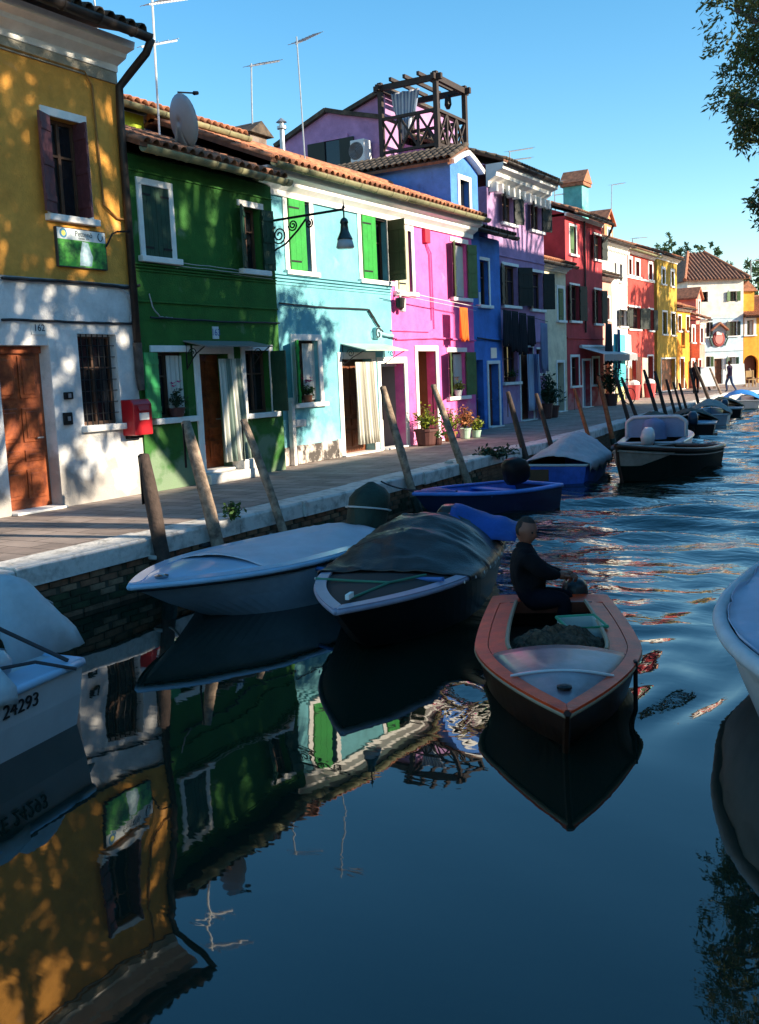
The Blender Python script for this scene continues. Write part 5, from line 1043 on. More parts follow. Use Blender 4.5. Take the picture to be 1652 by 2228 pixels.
mk('stem', G().tube([(b4.L + .015, 0, b4.fb + .02), (b4.L - .12, 0, .2), (b4.L - .36, 0, -.1)], .022, 6), hull_m, b4.root)
mk('floorboards', G().box(.2, 1.75, -.34, .34, .06, .085), mat('wet_floorboards', (.03, .02, .015), .5), b4.root)
b4.outboard(mat('black_cowling', (.02, .02, .02)), 0, .12, .22, scale=.8)
pf = b4.root.matrix_basis.inverted() @ Vector(at_z(1372, 1400, -.15)); mk('fender_board', G().box(pf.x - .03, pf.x + .03, pf.y - .012, pf.y + .012, -.35, .34).xf(Matrix.Translation((0, .03, 0))), black_p, b4.root, bevel=.01)
# things lying in the boat
nw = b4.lp((1.35, .02, .1)); P = []
g = G().grid([[(.42 * (i / 14 - .5) * 1.3, .72 * (j / 18 - .5), .10 + .17 * max(0, 1 - ((i / 7 - 1) ** 2 + (j / 9 - 1) ** 2) * .8) + .05 * fbm(i * .6, j * .6, 4) + .02 * rng.random()) for j in range(19)] for i in range(15)])
tag(mk('fishing_net', g, mat('brown_net', (.10, .065, .04), .95, .7, 30, .9, 60), smooth=False, loc=tuple(nw)), 'heap of brown fishing net in the varnished boat', 'net').rotation_euler = (0, 0, b4.root.rotation_euler.z)
cw_ = b4.lp((1.05, .20, .08)); cr_ = thing('fish_crate', 'white and green plastic crate behind the net in the varnished boat', 'crate', cw_, b4.root.rotation_euler.z + .2)
wp = mat('white_plastic', (.55, .57, .52), .5); mk('crate_wall', G().box(-.17, .17, -.14, -.125, 0, .26).box(-.17, .17, .125, .14, 0, .26).box(-.17, -.155, -.1249, .1249, 0, .26).box(.155, .17, -.1249, .1249, 0, .26).box(-.154, .154, -.124, .124, 0, .015), wp, cr_)
mk('crate_rim', G().tube([(-.175, -.145, .262), (.175, -.145, .262), (.175, .145, .262), (-.175, .145, .262), (-.175, -.145, .262)], .013, 6), mat('green_plastic', (.04, .3, .16), .5), cr_)

# ================================================================== PEOPLE
skin_m = mat('skin', (.22, .085, .055), .55, .15, 12); hair_m = mat('grey_brown_hair', (.022, .018, .016), .8, .3, 40, .5, 90); cloth_k = mat('black_jacket', (.007, .007, .010), .9, .5, 9, 1.0, 13, spec=.2); cloth_n = mat('navy_trousers', (.006, .007, .013), .95, .3, 8, spec=.1); eye_m = mat('eye', (.01, .01, .01), .2)
def head_geo(center, fwd, up, sc=1.0):
    """ellipsoid with brow, nose, jaw and ears; returns geometry and per-face zone"""
    f = Vector(fwd).normalized(); u = (Vector(up) - f * f.dot(Vector(up))).normalized(); l = u.cross(f); g = G(); n, k = 24, 18; zone = []
    for i in range(k + 1):
        th = math.pi * i / k
        for j in range(n):
            ph = 2 * math.pi * j / n; x, y, z = math.sin(th) * math.cos(ph), math.sin(th) * math.sin(ph), math.cos(th)
            X, Y_, Z = x * .098, y * .075, z * .122
            if z < 0: Y_ *= 1 + .28 * z; X *= 1 + .12 * z * (1 if x < 0 else .2)
            d2 = (y / .16) ** 2
            if x > 0:
                X += .030 * math.exp(-d2) * math.exp(-((z + .18) / .17) ** 2) + .010 * math.exp(-((z - .18) / .09) ** 2) * math.exp(-(y / .5) ** 2) - .010 * math.exp(-((abs(y) - .33) / .14) ** 2) * math.exp(-((z - .02) / .11) ** 2)
                X += .010 * math.exp(-(y / .25) ** 2) * math.exp(-((z + .52) / .08) ** 2) + .012 * math.exp(-(y / .3) ** 2) * math.exp(-((z + .85) / .12) ** 2)
            if abs(y) > .8 and -.25 < z < .2 and -.35 < x < .15: Y_ += math.copysign(.02, y); X -= .004
            p = Vector(center) + (f * X + l * Y_ + u * Z) * sc; g.v.append(tuple(p))
    for i in range(k):
        for j in range(n):
            g.f.append((i * n + j, i * n + (j + 1) % n, (i + 1) * n + (j + 1) % n, (i + 1) * n + j))
            th = math.pi * (i + .5) / k; ph = 2 * math.pi * (j + .5) / n; x, z = math.sin(th) * math.cos(ph), math.cos(th)
            zone.append(1 if (z > .62 or (z > -.35 and x < -.12 + .45 * max(0, z - .1))) else 0)
    return g, zone, (f, l, u)
def person(label, verts, edges, radii, root_i, head_c, fwd, head_up, mats, zones, hands=(), group=None, sc=1.0, lower=None):
    """skeleton -> skin surface; head and fingers joined into the same mesh"""
    me = bpy.data.meshes.new('sk'); me.from_pydata([tuple(v) for v in verts], edges, []); o = bpy.data.objects.new('sk', me); COL.objects.link(o)
    md = o.modifiers.new('sk', 'SKIN'); md.use_smooth_shade = True
    for i, r_ in enumerate(radii): me.skin_vertices[0].data[i].radius = (r_, r_) if not isinstance(r_, tuple) else r_; me.skin_vertices[0].data[i].use_root = (i == root_i)
    sb = o.modifiers.new('ss', 'SUBSURF'); sb.levels = 2; sb.render_levels = 2
    dg = bpy.context.evaluated_depsgraph_get(); ev = bpy.data.meshes.new_from_object(o.evaluated_get(dg)); bpy.data.objects.remove(o)
    g = G(); g.add([tuple(v.co) for v in ev.vertices], [tuple(p.vertices) for p in ev.polygons]); mi = []
    for p in ev.polygons: mi.append(zones(Vector(p.center)))
    hg, hz, fr_ = head_geo(head_c, fwd, head_up, sc); n0 = len(g.f); g.add(hg.v, hg.f); mi += [1 if q == 0 else 2 for q in hz]
    for (wrist, d, palm_up) in hands:
        d = Vector(d).normalized(); n_ = Vector(palm_up); s_ = d.cross(n_).normalized(); n_ = s_.cross(d); w0 = Vector(wrist)
        a = len(g.f); g.tube([w0 - d * .03, w0 + d * .03, w0 + d * .085], [.026, .036, .034], 8)
        for q, (off, ln) in enumerate(((-.028, .062), (-.009, .075), (.010, .07), (.028, .055))):
            b0 = w0 + d * .075 + s_ * off; g.tube([b0, b0 + d * ln * .5, b0 + d * ln * .8 - n_ * ln * .35, b0 + d * ln * .6 - n_ * ln * .75], [.0095, .009, .0085, .006], 6)
        b0 = w0 + d * .02 + s_ * .03; g.tube([b0, b0 + s_ * .03 + d * .03, b0 + s_ * .025 + d * .06 - n_ * .02], [.012, .011, .007], 6)
        mi += [1] * (len(g.f) - a)
    mesh_ = mesh('person', g); base = Vector((float(np.mean([v[0] for v in g.v])), float(np.mean([v[1] for v in g.v])), min(v[2] for v in g.v)))
    for v in mesh_.vertices: v.co -= base
    for m_ in mats: mesh_.materials.append(m_)
    mesh_.polygons.foreach_set('material_index', mi); mesh_.polygons.foreach_set('use_smooth', [True] * len(mi)); bpy.data.meshes.remove(ev)
    ob = link('person', mesh_, None, None, base); tag(ob, label, 'person', group)
    f, l, u = fr_
    for sg in (-1, 1):
        p = Vector(head_c) + (f * .088 + l * sg * .031 + u * .004) * sc - base; mk('eye', G().lathe([(.002, -.008), (.008, -.004), (.009, 0), (.008, .004), (.002, .008)], n=8), eye_m, ob, loc=tuple(p))
    return ob
# the helmsman, seated on the stern deck
cp = np.array([-2.98, 7.56, 0.0]); fwh = np.array([-.511, .849, 0]) / math.hypot(.511, .849)
def pp(x, y, dp=0.0): return Vector(hit(x - 4, y + 8, cp + fwh * dp, fwh))
vs = [pp(1163, 1287), pp(1154, 1250), pp(1143, 1212), pp(1143, 1186), pp(1146, 1168), pp(1152, 1203, -.16), pp(1188, 1240, -.2), pp(1222, 1243, -.1), pp(1140, 1200, .15), pp(1193, 1236, .13), pp(1228, 1240, .02),
      pp(1172, 1296, -.10), pp(1235, 1296, -.16), pp(1228, 1368, -.14), pp(1250, 1376, -.16), pp(1166, 1292, .10), pp(1240, 1286, .10), pp(1234, 1360, .10), pp(1256, 1368, .08)]
es = [(0, 1), (1, 2), (2, 3), (3, 4), (2, 5), (5, 6), (6, 7), (2, 8), (8, 9), (9, 10), (0, 11), (11, 12), (12, 13), (13, 14), (0, 15), (15, 16), (16, 17), (17, 18)]
rd = [.175, .175, .19, .085, .055, .088, .068, .040, .088, .068, .040, .10, .075, .05, .04, .10, .075, .05, .04]
hc = pp(1149, 1146); rt_ = Vector((.859, .51, 0)); fw_ = Vector(fwh)
def zn(cc, zc=float(pp(1163, 1268)[2]), zneck=float(pp(1146, 1170)[2])):
    return 1 if (cc.z > zneck and (cc - hc).length < .16) else (3 if cc.z < zc and (cc - vs[0]).length > .12 else 0)
person('man in black jacket seated at the stern of the varnished boat, looking right', vs, es, rd, 0, hc, rt_ * .68 - fw_ * .72 + Vector((0, 0, -.16)), (0.12, 0, 1), [cloth_k, skin_m, hair_m, cloth_n], zn,
       hands=[(vs[7], vs[7] - vs[6], Vector((0, 0, 1))), (vs[10], vs[10] - vs[9], Vector((0, 0, 1)))], sc=.98)
# passers-by on the far quay
def walker(label, px_foot, top, X=None, face=(1, 0, 0), stride=.2, coat=None, legs=None):
    p = Vector(at_z(*px_foot)); p.z = 0; f = Vector(face).normalized(); s_ = Vector((-f.y, f.x, 0)); h = top; k = h / 1.75
    P = lambda a, b_, z: p + f * a * k + s_ * b_ * k + Vector((0, 0, z * k))
    vs = [P(0, 0, .95), P(0, 0, 1.15), P(.02, 0, 1.38), P(.02, 0, 1.48), P(.03, 0, 1.54), P(.02, .19, 1.40), P(-.06, .24, 1.12), P(.04, .22, .9), P(.02, -.19, 1.40), P(.04, -.24, 1.12), P(.16, -.2, .95),
          P(0, .09, .9), P(stride * .5, .1, .5), P(stride * .3, .1, .06), P(stride * .3 + .14, .1, .03), P(0, -.09, .9), P(-stride * .2, -.1, .5), P(-stride, -.1, .08), P(-stride + .13, -.1, .03)]
    rd = [.15 * k, .145 * k, .15 * k, .07 * k, .05 * k, .07 * k, .05 * k, .035 * k, .07 * k, .05 * k, .035 * k, .1 * k, .07 * k, .05 * k, .04 * k, .1 * k, .07 * k, .05 * k, .04 * k]
    hc_ = P(.04, 0, 1.63)
    person(label, vs, es, rd, 0, hc_, f, (0, 0, 1), [coat or cloth_k, skin_m, hair_m, legs or cloth_n], lambda q: 1 if q.z > 1.47 * k else (3 if q.z < .88 * k and abs((q - p).dot(s_)) < .17 * k else 0), sc=k, group='people on the far quay',
           hands=[(vs[7], (0, 0, -1), f), (vs[10], (0, 0, -1), f)])
walker('bald figure in a black coat standing before the yellow house', (1470, 846), 1.62, face=(.8, -.6, 0)); walker('dark figure by the quay edge in front of the coral house', (1514, 856), 1.68, face=(-.3, .9, 0)); walker('slim figure in jeans walking past the notice boards', (1588, 852), 1.66, face=(-.9, .3, 0), stride=.35, coat=mat('purple_top', (.08, .04, .08), .8), legs=mat('blue_jeans', (.04, .07, .16), .9))

# ================================================================== THINGS ON AND BEFORE THE HOUSES
def on(house, o): o.matrix_basis = house.root.matrix_basis.copy(); return o
def wall_thing(name, label, cat, house, u, z, y=0.0, group=None):
    t = thing(name, label, cat, house.local(u, y, z), house.root.rotation_euler.z, group); return t
# --- red post box at the corner of the ochre house
u0 = H1.uz(264, 900)[0]; u1 = min(H1.uz(306, 900)[0], H1.w - .02); zt_ = float(at_x(317, 868, X1 + .26)[2]); zb_ = float(at_x(317, 946, X1 + .26)[2]); w_, h_ = u1 - u0, zt_ - zb_
pb = wall_thing('post_box', 'red metal post box on the white wall corner', 'post box', H1, u0, zb_); redp = mat('post_red', (.45, .012, .02), .35, .15, 6, coat=.4)
mk('body', G().prism([(-.001, 0), (-.25, 0), (-.26, h_ - .07), (-.20, h_), (-.001, h_)], 0, w_, 'x'), redp, pb, bevel=.015); mk('slot_hood', G().prism([(-.262, h_ - .17), (-.285, h_ - .165), (-.262, h_ - .09)], w_ * .22, w_ * .8, 'x'), redp, pb)
mk('slot', G().box(w_ * .28, w_ * .74, -.268, -.262, h_ - .155, h_ - .13), trim, pb); mk('label_plate', G().box(w_ * .28, w_ * .78, -.270, -.257, h_ * .42, h_ * .62), mat('white_enamel', (.7, .7, .68), .3), pb); mk('hanger', G().box(.05, w_ - .05, -.1, 0, -.05, -.001), iron, pb)
# --- sign board
u0, u1, z0, z1 = H1.rect(120, 226, 500, 584); w_, h_ = u1 - u0, z1 - z0
sg = wall_thing('sign_board', 'printed board reading Pettenò on the ochre wall under the window', 'sign', H1, u0, z0)
mk('backing', G().box(0, w_, -.05, -.004, 0, h_), mat('sign_edge', (.05, .05, .05)), sg); mk('photo_panel', G().box(.012, w_ - .012, -.0535, -.0501, .012, h_ * .70), mat('printed_foliage', (.10, .42, .06), .35, .8, 5.5, col2=(.02, .10, .03), coat=.3, fac=(.4, .62)), sg)
mk('photo_figure', G().add([(w_ * .42, -.0545, .03), (w_ * .66, -.0545, .03), (w_ * .70, -.0545, h_ * .3), (w_ * .62, -.0545, h_ * .66), (w_ * .5, -.0545, h_ * .68), (w_ * .44, -.0545, h_ * .35)], [(0, 1, 2, 3, 4, 5)]), mat('printed_pale', (.5, .62, .66), .35, .5, 9, col2=(.2, .35, .4)), sg)
mk('title_band', G().box(.012, w_ - .012, -.0535, -.0501, h_ * .70, h_ - .012), mat('printed_white', (.66, .72, .72), .35, .1), sg)
ink = mat('dark_ink', (.03, .05, .06), .5); lt = link('lettering', text_mesh('Pettenò', h_ * .19, .001), ink, sg); lt.matrix_basis = Matrix.Translation((w_ * .54, -.0555, h_ * .865)) @ Matrix.Rotation(R(90), 4, 'X')
l2 = link('small_lettering', text_mesh('Gondole   V.M.', h_ * .06, .001), ink, sg); l2.matrix_basis = Matrix.Translation((w_ * .54, -.0555, h_ * .755)) @ Matrix.Rotation(R(90), 4, 'X')
def disc(r_, x, z, y, n=20): return G().add([(x + r_ * math.cos(2 * math.pi * k / n), y, z + r_ * math.sin(2 * math.pi * k / n)) for k in range(n)], [tuple(range(n))])
mk('emblem', disc(h_ * .125, w_ * .13, h_ * .85, -.0545), mat('emblem_blue', (.05, .22, .38)), sg); mk('emblem_map', disc(h_ * .075, w_ * .135, h_ * .85, -.0555, 7), mat('emblem_yellow', (.6, .55, .12)), sg)
mk('laurel', G().tube([(w_ * .88 + h_ * .08 * math.cos(a), -.056, h_ * .85 + h_ * .1 * math.sin(a)) for a in [math.pi * .62 + 4.7 * q / 14 for q in range(15)]], .006, 5), ink, sg)
ub_, zb2 = H1.uz(225, 510); tag(on(H1, mk('wall_bracket', G().tube([(u1 - .02, -.07, z1 - .2), (u1 + .07, -.12, z1 - .02), (u1 + .16, -.13, z1 + .02), (H1.w - .05, -.12, z1 + .05)], .014, 6), iron)), 'thin iron bracket between the Pettenò board and the downpipe', 'bracket')
# --- number plates and door bells
def plate(h, px, py, txt, lab, hgt=.17, wd=.26, col=(.7, .7, .66), ic=(.02, .03, .05)):
    u, z = h.uz(px, py); t = wall_thing('number_plate', lab, 'number plate', h, u, z); mk('plate', G().box(-wd / 2, wd / 2, -.015, 0, -hgt / 2, hgt / 2), mat('enamel_%d' % int(px), col, .35, .05), t)
    if txt: o = link('numerals', text_mesh(txt, hgt * .75, .001), mat('ink_%d' % int(px), ic, .5, .02), t); o.matrix_basis = Matrix.Translation((0, -.0175, 0)) @ Matrix.Rotation(R(90), 4, 'X')
plate(H1, 84, 714, '162', 'house number 162 above the varnished door'); plate(H2, 468.5, 724, '163', 'small blue and white number plate above the green house door', .20, .15, (.62, .66, .68), (.03, .08, .3)); plate(H5, 1074, 768, '', 'small white plaque on the blue house above the door', .3, .4)
for (px, py, lab, hh) in ((147, 861, 'small square door bell on the white wall', .10), (146, 911, 'tall intercom plate below the door bell', .17)):
    u, z = H1.uz(px, py); t = wall_thing('door_bell', lab, 'door bell', H1, u, z); mk('housing', G().box(-.075, .075, -.04, 0, -hh / 2, hh / 2), iron, t, bevel=.01); mk('button', G().box(-.02, .03, -.046, -.04, -.03, .03), steel, t)
# --- door curtains
def hang_curtain(h, lab, L_, R_, T, B, m, y, waves, flare=.12):
    u0, u1, z0, z1 = h.rect(L_, R_, T, B); o = h.bead_curtain(None, m, u0, u1, max(z0, .06), z1, y, flare, waves); on(h, o); tag(o, lab, 'curtain', 'striped cloth curtains hung before doors'); o.modifiers.new('s', 'SOLIDIFY').thickness = .004
hang_curtain(H2, 'white and grey-green striped curtain at the green house door', 470, 522, 781, 1003, stripes('grey_stripe', (.58, .58, .52), (.16, .22, .19), 9), -.10, 7)
hang_curtain(H3, 'white striped curtain at the turquoise house door', 766, 809, 788, 965, stripes('cream_stripe', (.66, .63, .55), (.36, .34, .28), 10), -.10, 8, .06)
hang_curtain(H6, 'blue and white striped curtain at the mauve house door', 1139, 1166, 771, 893, stripes('blue_stripe', (.42, .48, .62), (.08, .11, .25), 7), -.12, 6)
# --- glazed door canopies on iron scrolls
def spiral(cx_, y, cz, r0, turns, a0, n=28, flip=1): return [(cx_ + flip * r0 * (1 - k / n * .85) * math.cos(a0 + turns * 2 * math.pi * k / n), y, cz + r0 * (1 - k / n * .85) * math.sin(a0 + turns * 2 * math.pi * k / n)) for k in range(n + 1)]
def canopy(h, lab, L_, R_, py, depth, drop, m):
    u0, z = h.uz(L_, py); u1, _ = h.uz(R_, py); t = wall_thing('door_canopy', lab, 'canopy', h, u0, z, 0, 'canopies over the doors'); w_ = u1 - u0
    mk('canopy_sheet', G().add([(0, 0, 0), (w_, 0, 0), (w_, -depth, -drop), (0, -depth, -drop)], [(0, 1, 2, 3)]), m, t, solid=.02)
    for x in (.04, w_ - .04):
        g = G().tube([(x, -.02, -.02), (x, -.02, -.45)], .012, 6); g.tube([(x, -depth * .9, -drop), (x, -depth * .45, -drop - .12), (x, -.03, -.42)], .010, 6)
        g.tube([(x, p[0] - depth * .35, p[2] - .2) for p in spiral(0, 0, 0, .09, 1.6, 0)], .008, 5); mk('scroll_bracket', g, iron, t)
canopy(H2, 'grey sheet canopy over the green house door', 398, 548, 742, .45, .10, mat('grey_sheet', (.20, .21, .20), .5)); canopy(H3, 'pale canopy on scrolled brackets over the turquoise house door', 741, 836, 748, .6, .16, mat('pale_green_sheet', (.45, .55, .48), .4))
# --- wall lantern on a long scrolled arm
Yl_ = yB - .12; zL = H2.uz(596, 484)[1]; Lx = float(at_y(748, 462, Yl_)[0]) - X2; lamp = thing('street_lamp', 'black scrolled iron bracket lamp reaching out over the turquoise house', 'street lamp', (X2, Yl_, zL), 0)
P = lambda a, z: (a, 0, z)
mk('arm', G().tube([P(0, 0), P(Lx, 0.02)], .022, 8), iron, lamp); mk('brace', G().tube([P(0, -.62), P(.12, -.5), P(.35, -.42), P(.62, -.22), P(.80, -.05)], .018, 8), iron, lamp); mk('wall_plate', G().box(-.005, .02, -.04, .04, -.72, .1), iron, lamp)
for cx_, cz, r0, tr, a0, fl in ((.22, -.26, .17, 2.2, 2.0, 1), (.52, -.12, .10, 1.9, 3.2, 1), (.05, -.66, .07, 1.6, 1.5, 1), (.86, -.13, .08, 1.7, 2.2, -1)): mk('scroll', G().tube([(x, 0, z) for x, _, z in spiral(cx_, 0, cz, r0, tr, a0, flip=fl)], .014, 6), iron, lamp)
mk('finial', G().lathe([(.012, 0), (.03, .03), (.01, .07), (.002, .16)], Lx, 0, .02, 8), iron, lamp); mk('stem', G().tube([P(Lx, 0), P(Lx, -.14)], .014, 6), iron, lamp)
mk('shade', G().lathe([(.03, -.12), (.06, -.15), (.075, -.20), (.06, -.22), (.075, -.34), (.13, -.46), (.135, -.475)], Lx, 0, 0, 16), mat('dark_green_enamel', (.012, .03, .028), .35, coat=.4), lamp, smooth=True)
mk('glass_skirt', G().lathe([(.125, -.476), (.155, -.60), (.14, -.62), (.05, -.625)], Lx, 0, 0, 16), mat('frosted_glass', (.45, .47, .48), .25, .1), lamp, smooth=True)
# --- cables
def cable(h, lab, pts, r_=.014, m=None, sag=.0):
    P = []
    for (px, py) in pts: u, z = h.uz(px, py); P.append((u, -.035 + rng.uniform(-.012, .006), z + rng.uniform(-.008, .008)))
    Q_ = []
    for a, b_ in zip(P, P[1:]):
        for k in range(6): t = k / 6; Q_.append((a[0] + (b_[0] - a[0]) * t, a[1] + (b_[1] - a[1]) * t + rng.uniform(-.006, .004), a[2] + (b_[2] - a[2]) * t - sag * math.sin(math.pi * t) + rng.uniform(-.005, .005)))
    Q_.append(P[-1]); o = on(h, mk('cable', G().tube(Q_, r_, 5), m or cable_m)); return tag(o, lab, 'cable', 'cables clipped along the house fronts')
cable(H1, 'thick cable along the border of ochre and white paint', [(0, 606), (120, 613), (210, 620), (270, 626), (300, 622)], .022); cable(H1, 'cable running above the varnished door and barred window', [(0, 695), (120, 699), (220, 703), (285, 705)], .018); cable(H1, 'looped grey wires at the white wall corner', [(255, 626), (275, 640), (284, 672), (278, 700), (290, 688), (285, 660)], .009, mat('grey_wire', (.4, .4, .42)))
cable(H2, 'cable across the green house below its moulding', [(322, 692), (400, 695), (500, 701), (604, 703)], .016); cable(H2, 'pale bundled wires hanging by the green house corner', [(322, 640), (328, 670), (345, 690), (372, 693)], .010, mat('grey_wire', (1, 1, 1)))
for k, dy in enumerate((0, 6, 10)): cable(H2, ('upper', 'middle', 'lower')[k] + ' of three thin wires level with the green house window sills', [(345, 568 + dy), (450, 580 + dy), (590, 597 + dy)], .006, mat('pale_wire', (.5, .5, .48)))
cable(H3, 'cable along the turquoise wall dropping to the canopy', [(604, 661), (700, 669), (798, 673), (815, 702), (832, 730)], .016); cable(H3, 'second cable dropping towards the pink house corner', [(800, 673), (822, 708), (836, 731), (858, 738)], .014); cable(H4, 'pink painted cable along the pink house', [(860, 738), (940, 735), (1032, 741)], .02, pink_r); cable(H5, 'cable across the blue house', [(1036, 735), (1086, 742)], .02)
u, z = H3.uz(818, 725); fl = wall_thing('junction_box', 'tangled cable junction above the turquoise door canopy', 'junction box', H3, u, z); mk('box', G().box(-.13, .10, -.10, 0, -.12, .12), teal_r, fl, bevel=.02); mk('conduit', G().tube([(.1, -.05, .0), (.35, -.06, -.04), (.62, -.05, -.05)], .04, 8), teal_r, fl); mk('loop', G().tube(spiral(-.08, -.12, -.02, .14, 1.2, .5), .012, 5), cable_m, fl)
u, z = H4.uz(860, 664); fl = wall_thing('wall_lamp', 'small black and white spotlight at the pink house corner', 'lamp', H4, u - .05, z); mk('lamp_housing', G().lathe([(.02, 0), (.09, .05), (.11, .26), (.03, .28)], 0, -.16, -.12, 12), iron, fl); mk('lamp_bracket', G().tube([(.05, -.02, .2), (.03, -.16, .28), (0, -.16, .16)], .025, 6), trim, fl); mk('reflector', G().lathe([(.02, 0), (.07, .02), (.09, .3), (.02, .32)], .16, -.12, -.16, 10), trim, fl)
# --- satellite dish, antennas, air conditioner
p = at_x(*c(1, 1180, 805), X2 - .55); dish = thing('satellite_dish', 'white satellite dish on the green house roof', 'satellite dish', (float(p[0]), float(p[1]), float(p[2])), 0); dm_ = mat('dish_white', (.42, .43, .46), .5, .1)
Md = Matrix.Rotation(math.atan2(.55, .84) + .75, 4, 'Z') @ Matrix.Rotation(R(-12), 4, 'Y') @ Matrix.Rotation(R(90), 4, 'Y')
mk('reflector', G().grid([[(.43 * v * math.cos(a), .36 * v * math.sin(a), .11 * v * v) for a in [2 * math.pi * q / 28 for q in range(29)]] for v in (.02, .3, .55, .8, 1)]).xf(Md), dm_, dish, smooth=True, solid=.012)
mk('feed_arm', G().tube([(-.45, 0, .12), (-.42, 0, .45)], .014, 6).lathe([(.02, 0), (.035, .02), (.03, .1)], -.42, 0, .42, 8).xf(Md), iron, dish); mk('mast', G().tube([(-.05, .02, -.05), (-.12, .05, -.3), (-.12, .05, -.75)], .028, 8), steel, dish)
def antenna(lab, X, base, top, arms, thick=.018, m=None):
    b0 = Vector(at_x(*base, X)); t0 = Vector(at_x(*top, X)); t0.x = b0.x; t = thing('roof_antenna', lab, 'antenna', b0, 0, 'aerials on the roofs'); ms = m or steel; t0 -= b0
    mk('mast', G().tube([(0, 0, -.3), tuple(t0 * .5), tuple(t0)], thick, 6), ms, t)
    for (ax0, ay0, ax1, ay1, n) in arms:
        a = Vector(at_x(ax0, ay0, X)) - b0; e = Vector(at_x(ax1, ay1, X)) - b0; g = G().tube([a, e], thick * .8, 5)
        for k in range(n):
            q = a.lerp(e, (k + .5) / n); l_ = .22 * (1.15 - .5 * k / n); g.tube([q + Vector((-l_, 0, .02)), q + Vector((l_, 0, .02))], .006, 4)
        mk('yagi_boom', g, ms, t)
    return t
f1 = lambda x, y: c(1, x, y)
antenna('lone mast rising behind the ochre house roof', -13.0, f1(648, 200), f1(615, -60), []); antenna('tall mast with white cable and two yagis near the satellite dish', -12.6, f1(1048, 800), f1(1005, -20), [(*f1(985, 30), *f1(1240, -5), 12), (*f1(935, 310), *f1(1170, 268), 3)], .02, mat('white_mast', (.6, .62, .64), .5))
f3 = lambda x, y: c(3, x, y)
antenna('aerial with single yagi above the small tiled chimney', -14.0, f3(163, 470), f3(158, 82), [(*f3(150, 98), *f3(327, 68), 8)]); antenna('very tall slender aerial in front of the lilac house', -13.2, f3(482, 660), f3(430, -80), [(*f3(425, -35), *f3(566, -100), 8)], .016)
f5 = lambda x, y: c(5, x, y); f6 = lambda x, y: c(6, x, y)
antenna('aerial with two yagis above the mauve house', -14.0, f5(356, 215), f5(350, 98), [(*f5(345, 106), *f5(522, 78), 6), (*f5(350, 172), *f5(510, 152), 6)], .02); antenna('aerial with two yagis left of the turquoise chimney', -15.5, f5(690, 510), f5(680, 330), [(*f5(678, 336), *f5(748, 322), 5), (*f5(684, 430), *f5(772, 417), 5)], .02)
antenna('aerial right of the turquoise chimney', -17, f5(1106, 560), f5(1110, 350), [(*f5(1108, 354), *f5(1204, 338), 5), (*f5(995, 562), *f5(1110, 548), 5)], .025); antenna('small aerial on the crimson house roof', -18, f6(435, 330), f6(435, 246), [(*f6(433, 250), *f6(575, 240), 4)], .03); antenna('small aerial at the right edge above the saffron house', -12, f6(1573, 600), f6(1573, 465), [(*f6(1570, 468), *f6(1655, 458), 4)], .04)
pv = at_x(*f3(345, 540), -15.0); tag(mk('flue_pipe', G().lathe([(.06, -.6), (.06, .25), (.12, .26), (.12, .32), (.06, .33), (.06, .40), (.14, .42), (.02, .52)], n=10), steel, loc=(float(pv[0]), float(pv[1]), float(pv[2]))), 'steel flue with cowl left of the lilac gable', 'flue')
pc_ = at_x(*f3(135, 500), -14.2); tc_ = thing('roof_chimney', 'squat dark chimney with tiled gable cap behind the turquoise roof', 'chimney', (float(pc_[0]), float(pc_[1]), float(pc_[2]) - .5)); mk('stack', G().box(-.3, .3, -.3, .3, -.6, .40), plaster('dark_stack', (.13, .08, .06)), tc_); mk('cap', G().prism([(-.44, .41), (.44, .41), (0, .70)], -.42, .42, 'x'), tile_dark, tc_)
pa = at_y(*f3(750, 545), Yl - .5); pb_ = at_y(*f3(840, 665), Yl - .5); ac = thing('air_conditioner', 'white air conditioning unit beside the lilac house window', 'air conditioner', (float(pa[0]), Yl - .5, float(pb_[2]))); w_ = float(pb_[0] - pa[0]); h_ = float(pa[2] - pb_[2]); acm = mat('ac_white', (.66, .67, .68), .5, .06)
mk('casing', G().box(0, w_, 0, .42, 0, h_), acm, ac, bevel=.02); mk('fan_grille', disc(h_ * .40, w_ * .40, h_ * .5, -.004, 24), iron, ac); gq = G()
for q in range(6): gq.tube([(w_ * .4 + h_ * .06 * (q + 1) * math.cos(a), -.012, h_ * .5 + h_ * .06 * (q + 1) * math.sin(a)) for a in [2 * math.pi * k / 20 for k in range(21)]], .006, 4)
mk('fan_guard', gq, mat('grey_wire', (1, 1, 1)), ac)
